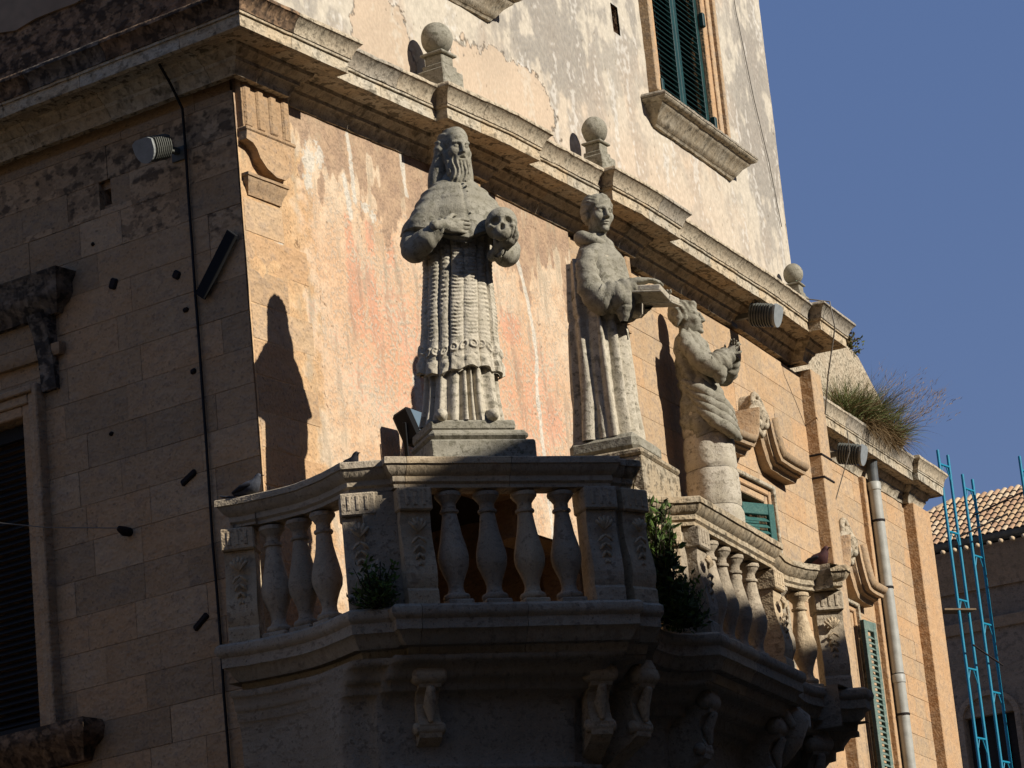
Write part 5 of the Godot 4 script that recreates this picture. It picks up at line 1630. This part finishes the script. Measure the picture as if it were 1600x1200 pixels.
func pigeon(label: String, at: Vector3, turn: float, m: Material, size: float) -> void:
	var t := thing("pigeon", label, "pigeon", at, "pigeons on the handrail")
	var x := Transform3D(Basis(UP, turn).scaled(Vector3.ONE * size), at)
	var b := MB.new()
	b.tube(x, [Vector3(0, 0.085, -0.13), Vector3(0, 0.09, -0.06), Vector3(0, 0.10, 0.0), Vector3(0, 0.115, 0.06), Vector3(0, 0.15, 0.085), Vector3(0, 0.18, 0.10), Vector3(0, 0.19, 0.115)], [0.022, 0.045, 0.062, 0.058, 0.036, 0.027, 0.022], 14)
	part(t, "body", b, m)
	var w := MB.new()
	for sg: float in [-1.0, 1.0]:
		w.tube(x, [Vector3(sg * 0.045, 0.12, 0.05), Vector3(sg * 0.058, 0.105, -0.03), Vector3(sg * 0.03, 0.085, -0.13)], [0.018, 0.026, 0.008], 8)
	part(t, "wings", w, M.pigeon_dark)
	var tl := MB.new()
	tl.box(x * Transform3D(Basis(Vector3.RIGHT, 0.22), Vector3(0, 0.065, -0.18)), Vector3(0.06, 0.012, 0.14), 0.004)
	part(t, "tail", tl, m)
	var bk := MB.new()
	bk.tube(x, [Vector3(0, 0.187, 0.135), Vector3(0, 0.183, 0.155)], [0.007, 0.003], 6)
	part(t, "beak", bk, M.iron)
	pass
	for sg: float in [-1.0, 1.0]:
		var l := MB.new()
		l.rod(x * Vector3(sg * 0.02, 0.05, 0.0), x * Vector3(sg * 0.022, 0.0, 0.008), 0.006)
		l.rod(x * Vector3(sg * 0.022, 0.004, 0.0), x * Vector3(sg * 0.022, 0.004, 0.03), 0.004)
		part(t, "leg", l, M.pigeon_red)

func leaf(mb: MB, p: Vector3, d: Vector3, w: float, l: float, sidev: Vector3) -> void:     # a folded leaf of two halves
	var s := d.cross(sidev).normalized() * w
	var lift := s.cross(d).normalized() * w * 0.5
	var m := p + d * l * 0.5
	mb.tri(p, m + s + lift, p + d * l, lift); mb.tri(p, p + d * l, m - s + lift, lift)
func rv() -> Vector3: return Vector3(rng.randf_range(-1, 1), rng.randf_range(-1, 1), rng.randf_range(-1, 1)).normalized()

func bush(label: String, at: Vector3, size: Vector3, n: int, ll: float, mats: Array) -> void:
	var t := thing("bush", label, "bush", at)
	var stems := MB.new()
	var lv := []
	for m in mats: lv.append(MB.new())
	for k in n / 14:
		var e := Vector3(rng.randf_range(-1, 1), rng.randf_range(0.05, 1.0), rng.randf_range(-1, 1))
		e = Vector3(e.x * (1.1 - e.y * 0.35), e.y, e.z) * size
		var mid := e * 0.5 + rv() * size.length() * 0.06
		stems.tube(Transform3D(Basis(), at), [Vector3.ZERO, mid, e], [0.006, 0.004, 0.002], 5)
		for q in 14:
			var u := rng.randf_range(0.3, 1.0)
			var p := at + (mid * 2.0 * u if u < 0.5 else mid.lerp(e, u * 2.0 - 1.0)) + rv() * 0.03
			var d := (rv() + Vector3(0, 0.25, 0) + e.normalized() * 0.6).normalized()
			leaf(lv[rng.randi() % mats.size()], p, d, ll * 0.22, ll * rng.randf_range(0.6, 1.2), rv())
	part(t, "stems", stems, M.stem)
	for k in mats.size(): part(t, "foliage", lv[k], mats[k]).set_meta("kind", "stuff")

func blade(mb: MB, p: Vector3, d: Vector3, l: float, w: float, droop: float) -> void:
	var s := d.cross(rv()).normalized() * w
	var a := p
	var b := p
	var dd := d
	var n := 5
	for k in n:
		var e := p + dd * (l / n)
		var f := 1.0 - float(k) / n
		var g := 1.0 - float(k + 1) / n
		mb.quad(p - s * f, p + s * f, e + s * g, e - s * g, s.cross(dd))
		p = e
		dd = (dd + Vector3(0, -droop, 0)).normalized()

func grass_tuft() -> void:
	var at := wp(12.7, 9.92, -0.2)
	var t := thing("grass_tuft", "wild grass tuft with dry seed stalks growing on the cornice of the lower house", "grass", at)
	var g := MB.new(); var s := MB.new(); var b := MB.new(); var h := MB.new()
	for k in 3000:
		var u := rng.randf_range(-1, 1)
		var p := wp(12.6 + u * 0.85, 9.93, rng.randf_range(-0.36, -0.06))
		var d := (Vector3(0, 1.0, 0) + rv() * 0.75 + nrm(68.0) * 0.35 + dirv(68.0) * (0.25 + u * 0.35)).normalized()
		var r := rng.randf()
		if r < 0.62: blade(g, p, d, rng.randf_range(0.3, 0.78) * (1.0 - absf(u) * 0.3), 0.005, rng.randf_range(0.05, 0.28))
		else: blade(b, p, d, rng.randf_range(0.2, 0.65), 0.005, rng.randf_range(0.1, 0.4))
	for k in 700:         # brown thatch hanging over the edge
		var u := rng.randf_range(-1, 1)
		var p := wp(12.75 + u * 0.6, 9.91, rng.randf_range(-0.16, -0.03))
		blade(b, p, (nrm(68.0) * 0.8 + rv() * 0.8 + UP * 0.4).normalized(), rng.randf_range(0.12, 0.4), 0.006, rng.randf_range(0.3, 0.7))
	for k in 70:          # seed stalks
		var p := wp(12.9 + rng.randf_range(-0.6, 0.7), 9.94, rng.randf_range(-0.35, -0.05))
		var d := (UP * 0.9 + rv() * 0.35 + nrm(68.0) * 0.75 + dirv(68.0) * 0.3).normalized()
		var l := rng.randf_range(0.6, 1.0)
		blade(s, p, d, l, 0.0035, rng.randf_range(0.06, 0.14))
		var e := p + d * l * 0.93 - UP * l * 0.17
		for q in 7: leaf(h, e + rv() * 0.03 - d * q * 0.02, (d + rv() * 0.5).normalized(), 0.003, 0.05, rv())
	part(t, "green_blades", g, M.leaf_grass).set_meta("kind", "stuff")
	part(t, "brown_blades", b, M.leaf_brown).set_meta("kind", "stuff")
	part(t, "stalks", s, M.straw).set_meta("kind", "stuff")
	part(t, "seed_heads", h, M.straw).set_meta("kind", "stuff")

func wire(called: String, label: String, pts: Array, r: float, m: Material) -> void:
	var mb := MB.new()
	var rr := []
	for p in pts: rr.append(r)
	mb.tube(Transform3D.IDENTITY, pts, rr, 6)
	single(called, label, "cable", mb, m, pts[0])

func build_fittings() -> void:
	floodlight("ribbed floodlight fixed under the main cornice, right of the praying youth", wx(8.15, 10.02, 0.0), 0.25, M.lamp_pale)
	floodlight("ribbed floodlight on the lower house beside the grass tuft", wx(11.35, 9.42, -0.3), 0.25, M.lamp_pale)
	floodlight("sunlit ribbed floodlight sticking out of the shaded wall", lx(0.53, 9.60, 0.0).scaled_local(Vector3.ONE * 0.85), 0.35, M.lamp_pale)
	# box floodlight on the handrail floor by the saint's feet
	var fx := Transform3D(Basis(UP, deg_to_rad(62.0)), wp(1.60, 7.72, 0.2))
	var t := thing("box_floodlight", "black box floodlight with a glass front behind the skull saint's feet", "floodlight", fx.origin)
	var tilt := Transform3D(fx.basis * Basis(Vector3.RIGHT, -0.35), fx.origin)
	var b := MB.new()
	b.box(tilt, Vector3(0.24, 0.26, 0.15), 0.02)
	part(t, "housing", b, M.black)
	b = MB.new()
	b.box(tilt * Transform3D(Basis(), Vector3(0, 0, 0.079)), Vector3(0.19, 0.20, 0.006), 0.002)
	part(t, "glass", b, M.glass)
	b = MB.new()
	for sg: float in [-1.0, 1.0]: b.box(fx * Transform3D(Basis(), Vector3(sg * 0.13, -0.12, 0)), Vector3(0.015, 0.28, 0.03), 0.003)
	b.box(fx * Transform3D(Basis(), Vector3(0, -0.255, 0)), Vector3(0.275, 0.015, 0.04), 0.003)
	b.rod(fx * Vector3(0, -0.26, 0), Vector3(fx.origin.x, FLOOR - 0.05, fx.origin.z), 0.02, 8)
	part(t, "stand", b, M.black)
	# iron plate and small fixings on the shaded wall
	b = MB.new()
	var px := lx(0.23, 8.70, 0.045)
	b.box(px * Transform3D(Basis(Vector3(0, 0, 1), -0.72 + PI / 2), Vector3.ZERO), Vector3(0.50, 0.095, 0.03), 0.004)
	for q: float in [-0.2, 0.2]: b.box(px * Transform3D(Basis(Vector3(0, 0, 1), -0.72 + PI / 2), Vector3(0, 0, -0.02)) * Transform3D(Basis(), Vector3(q, 0, 0)), Vector3(0.03, 0.03, 0.05), 0.002)
	single("iron_plate", "slanting black iron plate on the shaded wall beside the corner", "plate", b, M.black, px.origin)
	var k := 0
	var wherel := ["just left of the slanting plate", "left of the plate's foot", "level with the plate's top, farther left", "highest, near the left window hood", "below the plate, beside the cable", "half way down the cable", "beside the window frame", "level with the handrail", "below the handrail's end"]
	for q in [[0.63, 8.74, 0.07, 0.06], [1.22, 8.83, 0.07, 0.08], [1.39, 9.17, 0.03, 0.03], [1.30, 9.46, 0.0, 0.0], [0.57, 8.47, 0.05, 0.035], [0.54, 8.02, 0.05, 0.04], [1.33, 7.76, 0.04, 0.03], [0.65, 7.29, 0.15, 0.05], [0.63, 6.28, 0.15, 0.05]]:
		if q[2] > 0.0:
			var ib := MB.new()
			ib.box(lx(q[0], q[1], -0.018) * Transform3D(Basis(Vector3(0, 0, 1), 0.15 * (k - 4)), Vector3.ZERO), Vector3(q[2], q[3], 0.075), 0.012)
			var o := single("iron_clamp", "small rusty iron clamp in the shaded wall, " + wherel[k], "clamp", ib, M.iron, lp(q[0], q[1], 0.0))
			o.set_meta("group", "iron clamps in the shaded wall")
		k += 1
	var hk := MB.new()
	hk.tube(Transform3D.IDENTITY, [lp(1.22, 7.03, -0.02), lp(1.22, 7.03, 0.06), lp(1.24, 7.05, 0.09)], [0.03, 0.035, 0.02], 10)
	single("iron_hook", "iron hook holding a pale wire on the shaded wall", "hook", hk, M.iron, lp(1.22, 7.03, 0))
	wire("wire", "thin pale wire stretched from the hook towards the left window", [lp(1.24, 7.05, 0.10), lp(1.8, 7.16, 0.22), lp(2.6, 7.38, 0.4)], 0.004, M.cable_pale)
	var cp := [lp(0.37, 10.14, 0.33), lp(0.40, 10.05, 0.2), lp(0.43, 9.9, 0.05)]
	var y := 9.6
	while y > 4.4:
		cp.append(lp(0.455 + wear.get_noise_1d(y * 90.0) * 0.012, y, 0.022)); y -= 0.35
	wire("cable", "dark cable running down the shaded wall left of the balcony", cp, 0.011, M.cable)
	wire("cable", "pale cable hanging over the end block of the main cornice", [wp(9.5, 10.5, 0.3), wp(9.42, 10.4, 0.55), wp(9.45, 10.15, 0.56), wp(9.75, 9.8, 0.35), wp(10.0, 9.5, 0.2)], 0.007, M.cable_pale)
	wire("cable", "pale cable down the front of the lower house beside its floodlight", [wp(11.15, 9.6, 0.06), wp(11.18, 9.4, 0.05), wp(11.3, 8.9, -0.22), wp(11.42, 8.2, -0.26)], 0.006, M.cable_pale)
	wire("cable", "thin cable down the upper wall right of the teal shutters", [wp(9.2, 14.2, 0.015), wp(9.32, 13.4, 0.015), wp(9.55, 12.6, 0.015), wp(9.8, 12.0, 0.015), wp(9.95, 11.4, 0.015)], 0.005, M.cable_pale)
	# drainpipe
	var at := wp(12.70, 6.0, -0.18)
	var dp := thing("drainpipe", "long white drainpipe down the front of the lower house", "drainpipe", at)
	var cy := 9.42
	var n := 0
	while cy > 3.0:
		var pm := MB.new()
		pm.lathe(Transform3D(Basis(), Vector3(at.x, 0, at.z)), [Vector2(0.062, cy - 1.99), Vector2(0.062, cy - 0.09), Vector2(0.069, cy - 0.085), Vector2(0.070, cy - 0.01), Vector2(0.062, cy)], 20)
		part(dp, "pipe", pm, M.pipe)
		cy -= 2.0
	var hm := MB.new()
	hm.lathe(Transform3D(Basis(), Vector3(at.x, 0, at.z)), [Vector2(0.055, 9.42), Vector2(0.058, 9.60), Vector2(0.07, 9.66)], 18)
	part(dp, "outlet", hm, M.zinc)
	for q: float in [9.0, 8.3, 7.0, 5.6]:
		var km := MB.new()
		km.lathe(Transform3D(Basis(), Vector3(at.x, 0, at.z)), [Vector2(0.066, q), Vector2(0.069, q + 0.002), Vector2(0.069, q + 0.022), Vector2(0.066, q + 0.024)], 18)
		km.box(wx(12.70, q + 0.012, -0.27), Vector3(0.03, 0.02, 0.1))
		part(dp, "bracket", km, M.iron)
	# birds
	pigeon("grey pigeon resting on the left end of the balcony handrail", Vector3(-1.80, RAIL - 0.03, -21.27), 1.15, M.pigeon, 0.82)
	pigeon("dark pigeon half hidden at the left corner of the front handrail", Vector3(-1.107, RAIL - 0.03, -20.88), 0.9, M.pigeon_dark, 0.72)
	pigeon("reddish pigeon on the far right end of the handrail", Vector3(2.22, RAIL - 0.035, -25.34), 0.9, M.pigeon_red, 0.95)
	# plants
	bush("leafy green plant growing between the front panel and the side of the balcony", Vector3(0.87, 5.98, -21.98), Vector3(0.16, 0.88, 0.18), 1900, 0.075, [M.leaf, M.leaf_dull])
	bush("dark bushy plant low beside the pier of the side balustrade", Vector3(1.03, 5.97, -22.23), Vector3(0.14, 0.4, 0.16), 900, 0.05, [M.leaf_dull, M.leaf])
	bush("small dark plant at the foot of the left front pier", Vector3(-0.98, 5.97, -20.58), Vector3(0.17, 0.30, 0.12), 600, 0.05, [M.leaf_dull, M.leaf])
	bush("dry shrub on top of the lower house's parapet", wp(13.25, 10.95, -0.50), Vector3(0.22, 0.30, 0.2), 900, 0.05, [M.leaf_brown, M.leaf_grass])
	grass_tuft()

# ------------------------------------------------------------------ the far building, its scaffolding, and the street
func build_far() -> void:
	var B0 := Vector3(13.478, 0, -95.024)
	var th := -28.0
	var fx := Transform3D(Basis(dirv(th), UP, nrm(th)), B0)
	var fb := thing("far_building", "large shaded building with a sunlit tiled roof in the far right background", "building", B0)
	var mb := MB.new()
	var hole := [-1.57, 0.0, 13.6, 16.95]
	var X := func(s: float, y: float, o: float) -> Transform3D: return fx * Transform3D(Basis(), Vector3(s, y, o))
	core(mb, X, -4.2, 14.0, 0.0, 21.9, [hole], 0.0, 0.6)
	part(fb, "wall", mb, M.far_wall)
	mb = MB.new()
	mb.box(fx * Transform3D(Basis(), Vector3(4.9, 10.9, -5.0)), Vector3(18.1, 21.8, 8.0))
	part(fb, "body", mb, M.far_wall)
	for q in [["cornice", [0.0, 20.6, 0.12, 20.6, 0.16, 20.75, 0.3, 20.9, 0.34, 21.1, 0.55, 21.35, 0.6, 21.6, 0.62, 21.75, 0.0, 21.8]], ["string_course", [0.0, 19.4, 0.1, 19.4, 0.16, 19.55, 0.2, 19.7, 0.0, 19.75]]]:
		var cm := MB.new()
		sweep(cm, PackedVector2Array([v2(fx * Vector3(-4.3, 0, -6.0)), v2(fx * Vector3(-4.3, 0, 0)), v2(fx * Vector3(14.0, 0, 0))]), P2(q[1]))
		part(fb, q[0], cm, M.far_trim)
	# arched window
	var wn := sub(fb, "window", fx * Vector3(-0.78, 13.6, 0))
	var arch := PackedVector2Array()
	for k in 17:
		var a := PI * k / 16.0
		arch.append(Vector2(-0.785 + cos(a) * 0.95, 16.9 + sin(a) * 0.75))
	for k in 17:
		var a := PI - PI * k / 16.0
		arch.append(Vector2(-0.785 + cos(a) * 0.785, 16.9 + sin(a) * 0.60))
	var am := MB.new()
	am.prism(arch, fx, -0.2, 0.14)
	part(wn, "arch", am, M.far_trim)
	am = MB.new()
	am.box(fx * Transform3D(Basis(), Vector3(-0.785, 15.2, -0.3)), Vector3(1.57, 3.6, 0.05))
	part(wn, "pane", am, M.wood)
	for q: float in [-1.66, 0.09]:
		am = MB.new()
		am.box(fx * Transform3D(Basis(), Vector3(q, 15.2, 0.05)), Vector3(0.17, 3.4, 0.16), 0.01)
		part(wn, "jamb", am, M.far_trim)
	for q: float in [-1.18, -0.785, -0.39]:
		am = MB.new()
		am.box(fx * Transform3D(Basis(), Vector3(q, 15.2, -0.22)), Vector3(0.05, 3.4, 0.05))
		part(wn, "bar", am, M.dark_shutter)
	# roof: deck, gutter, and each tile of the slope in view
	var pitch := deg_to_rad(33.0)
	var ex := fx * Transform3D(Basis(), Vector3(0, 21.95, 0.75))
	var up := Vector3(0, sin(pitch), -cos(pitch))
	var rf := sub(fb, "roof", ex.origin)
	rf.set_meta("label", "sunlit hipped roof of pale clay tiles")
	mb = MB.new()
	var rl := 3.5
	var a0: Vector3 = ex * Vector3(-4.9, 0, 0)
	var a1: Vector3 = ex * Vector3(14, 0, 0)
	var a2: Vector3 = ex * (Vector3(14, 0, 0) + up * rl)
	var a3: Vector3 = ex * (Vector3(-4.9 + 3.0, 0, 0) + up * rl)
	mb.quad(a0, a1, a2, a3, UP)
	var a4: Vector3 = ex * Vector3(-4.9, 0, -8.0)
	mb.tri(a0, a3, a4, UP)
	mb.quad(a3, a2, ex * (Vector3(14, 0, 0) + Vector3(0, 0, -8)), a4, UP)
	part(rf, "deck", mb, M.tile[2])
	var tm := MB.new()
	var P := PackedVector3Array()
	for j in 2:
		for k in 9:
			var a := PI * k / 8.0
			var r := 0.105 - 0.02 * j
			P.append(Vector3(-cos(a) * r, sin(a) * r * 0.8 + (0.0 if j == 0 else 0.0), 0.25 - j * 0.5))
	tm.grid(P, 9, 2, false, false)
	var under := PackedVector3Array()
	for p in P: under.append(p - Vector3(0, 0.02, 0))
	tm.grid(under, 9, 2, false, true)
	var tile := tm.build()
	var ux := Basis(dirv(th), fx.basis * Vector3(0, cos(pitch), sin(pitch)), fx.basis * Vector3(0, -sin(pitch), cos(pitch)))
	for row in 9:
		for c in 31:
			var s := -4.7 + c * 0.215 + (0.0 if row % 2 == 0 else 0.0)
			if s < -4.9 + row * 0.36: continue
			if s > 2.1: continue
			piece(rf, "tile", tile, M.tile[rng.randi() % 3], Transform3D(ux * Basis(Vector3.RIGHT, -0.05), ex * (Vector3(s, 0.03, 0.05) + up * (0.2 + row * 0.39))))
	for k in 8:
		var q := Vector3(-4.9, 0, 0).lerp(Vector3(-4.9 + 3.0, 0, 0) + up * rl, (k + 0.5) / 8.0)
		var rm := MB.new()
		var d := (a3 - a0).normalized()
		rm.tube(Transform3D.IDENTITY, [ex * q - d * 0.25, ex * q + d * 0.25], [0.13, 0.11], 8)
		part(rf, "hip_tile", rm, M.tile[1])
	var gm := MB.new()
	sweep(gm, PackedVector2Array([v2(fx * Vector3(-5.0, 0, -6.0)), v2(fx * Vector3(-5.0, 0, 0.75)), v2(fx * Vector3(14.0, 0, 0.75))]), P2([-0.6, 21.80, 0.0, 21.80, 0.10, 21.86, 0.14, 21.98, 0.10, 21.98, 0.0, 21.92, -0.6, 21.90]))
	part(fb, "gutter", gm, M.zinc)
	for k in 20:
		var em := MB.new()
		em.tube(fx, [Vector3(-4.8 + k * 0.36, 21.70, 0.80), Vector3(-4.8 + k * 0.36, 21.70, 0.98)], [0.065, 0.065], 8)
		part(fb, "eaves_tile", em, M.tile[1])
	# blue scaffolding in frames, floor on floor
	scaffold("blue scaffold tower with two uprights close beside the lower house", Vector3(11.32, 0, -87.8), Vector3(0.32, 0, -0.5), 23.05, true)
	scaffold("blue scaffold tower behind the first one, shorter at its top", Vector3(11.98, 0, -88.4), Vector3(0.32, 0, -0.5), 22.45, true)
	scaffold("blue scaffold tower at the right edge of the picture", Vector3(13.56, 0, -88.2), Vector3(0.32, 0, -0.5), 22.75, true)
	for q in [["slanting scaffold rail from the second tower to the right", Vector3(12.12, 21.3, -88.5), Vector3(13.5, 21.75, -88.2)], ["low scaffold rail crossing the tiled roof", Vector3(11.62, 20.62, -87.8), Vector3(13.0, 21.15, -88.0)], ["short scaffold rail across the arched window", Vector3(11.55, 17.6, -87.6), Vector3(12.4, 17.15, -88.6)]]:
		var rm := MB.new()
		rm.rod(q[1], q[2], 0.025, 8)
		single("scaffold_rail", q[0], "rail", rm, M.iron, q[1])
	for q in 3:
		var km := MB.new()
		km.box(Transform3D(Basis(UP, 0.45), Vector3(11.1 + q * 0.1, 18.75 - q * 0.06, -88.6 + q * 0.35)), Vector3(1.0, 0.05, 0.3), 0.004)
		single("scaffold_plank", ["nearest", "middle", "farthest"][2 - q] + " of the three wooden planks laid on the scaffold", "plank", km, M.plank, Vector3(11.1 + q * 0.1, 18.75, -88.6 + q * 0.35)).set_meta("group", "scaffold planks")

func scaffold(label: String, at: Vector3, dep: Vector3, h: float, braces: bool) -> void:
	var t := thing("scaffold_tower", label, "scaffold", at, "blue scaffold towers")
	for q in 2:
		var m := MB.new()
		m.rod(at + dep * q, at + dep * q + UP * (h - q * 0.05), 0.043, 8)
		part(t, "upright", m, M.scaffold)
	var y := h - 0.38
	while y > 10.0:
		var m := MB.new()
		m.rod(at + UP * y, at + dep + UP * y, 0.034, 6)
		m.rod(at + UP * (y - 0.42), at + dep * 0.35 + UP * y, 0.018, 6)
		m.rod(at + dep + UP * (y - 0.42), at + dep * 0.65 + UP * y, 0.018, 6)
		part(t, "frame_head", m, M.scaffold)
		y -= 1.88

func opposite() -> void:
	# the houses across both streets, outside the picture: their roofs cut off the low sun and the sky
	var d := dirv(66.0)
	var x := Transform3D(Basis(d, UP, -nrm(66.0)), Vector3(11.58, 0, -16.55))
	var t := thing("opposite_house", "tall plastered house across the sunny street whose roofline shades the balcony", "building", x.origin)
	var mb := MB.new()
	mb.box(x * Transform3D(Basis(), Vector3(12.2, 6.68, -4.5)), Vector3(25.6, 13.36, 9.0))
	part(t, "wall", mb, M.opposite)
	mb = MB.new()
	mb.box(x * Transform3D(Basis(), Vector3(-8.6, 7.14, -4.5)), Vector3(16.0, 14.28, 9.0))
	part(t, "tall_wall", mb, M.opposite)
	for k in 9:
		for r in 3:
			var wm := MB.new()
			wm.box(x * Transform3D(Basis(), Vector3(-14.0 + k * 4.2, 3.0 + r * 4.0, 0.0)), Vector3(1.1, 2.0, 0.16), 0.02)
			part(t, "shutter", wm, M.teal)
	var x2 := Transform3D(Basis(Vector3(-0.30, 0, -0.954), UP, Vector3(-0.954, 0, 0.30)), Vector3(-13.5, 0, -12.0))
	t = thing("piazza_house", "long pale house across the side street, in full sun, facing the shaded wall", "building", x2.origin)
	mb = MB.new()
	mb.box(x2 * Transform3D(Basis(), Vector3(-2.0, 4.4, 4.5)), Vector3(26.0, 8.8, 9.0))
	part(t, "wall", mb, M.opposite)
	var back := thing("square_house", "tall stone house behind the viewer that closes the little square", "building", Vector3(-4, 0, 7))
	mb = MB.new()
	mb.box(Transform3D(Basis(), Vector3(-4, 7.75, 11.5)), Vector3(30.0, 15.5, 9.0))
	part(back, "wall", mb, M.opposite)
	for k in 6:
		for r in 3:
			var wb := MB.new()
			wb.box(Transform3D(Basis(), Vector3(-15.0 + k * 4.4, 3.0 + r * 4.2, 7.0)), Vector3(1.2, 2.2, 0.16), 0.02)
			part(back, "shutter", wb, M.teal)
	for k in 9:
		for r in 3:
			var wm := MB.new()
			wm.box(x2 * Transform3D(Basis(), Vector3(-13.0 + k * 2.8, 2.0 + r * 2.6, 0.0)), Vector3(1.1, 2.0, 0.16), 0.02)
			part(t, "shutter", wm, M.teal)

func _ready() -> void:
	rng.seed = 20240611
	wear.seed = 7
	wear.frequency = 0.1
	# camera
	var cam := Camera3D.new()
	cam.name = "camera"
	var p := atan(1450.0 / 5200.0)
	var r := deg_to_rad(5.6)
	var f := Vector3(0, sin(p), -cos(p))
	var u0 := Vector3.RIGHT.cross(f)
	cam.transform = Transform3D(Basis(Vector3.RIGHT * cos(r) - u0 * sin(r), Vector3.RIGHT * sin(r) + u0 * cos(r), -f), Vector3(0, 1.6, 0))
	cam.fov = rad_to_deg(2.0 * atan(600.0 / 5200.0))
	cam.near = 0.1
	cam.far = 2000.0
	add_child(cam)
	cam.current = true
	# sky
	var sm := ProceduralSkyMaterial.new()
	sm.sky_top_color = Color(0.27, 0.355, 0.515)
	sm.sky_horizon_color = Color(0.42, 0.48, 0.58)
	sm.sky_curve = 0.12
	sm.ground_bottom_color = Color(0.12, 0.11, 0.10)
	sm.ground_horizon_color = Color(0.25, 0.25, 0.26)
	sm.sun_angle_max = 1.0
	var sky := Sky.new()
	sky.sky_material = sm
	var env := Environment.new()
	env.background_mode = Environment.BG_SKY
	env.sky = sky
	env.background_energy_multiplier = 1.0
	env.tonemap_mode = Environment.TONE_MAPPER_LINEAR
	env.tonemap_exposure = 1.47
	env.sdfgi_enabled = true
	env.ssao_enabled = true
	env.ssil_enabled = true
	var we := WorldEnvironment.new()
	we.name = "environment"
	we.environment = env
	add_child(we)
	# sun: low, from the right and a little behind the viewer
	var sun := DirectionalLight3D.new()
	sun.name = "sun"
	sun.light_energy = 1.5
	sun.light_color = Color(1.0, 0.98, 0.95)
	sun.light_angular_distance = 0.5
	sun.shadow_enabled = true
	add_child(sun)
	var S := Vector3(0.7716, 0.5, 0.3932)
	sun.look_at_from_position(Vector3.ZERO, -S, UP)
	make_materials()
	# ground and street
	var g := MB.new()
	g.quad(Vector3(-900, 0, 900), Vector3(900, 0, 900), Vector3(900, 0, -900), Vector3(-900, 0, -900), UP)
	structure("ground", g, M.street)
	build_palazzo()
	build_wing()
	opposite()
	build_far()
	saint_with_skull()
	friar_with_book()
	praying_youth()
	build_fittings()
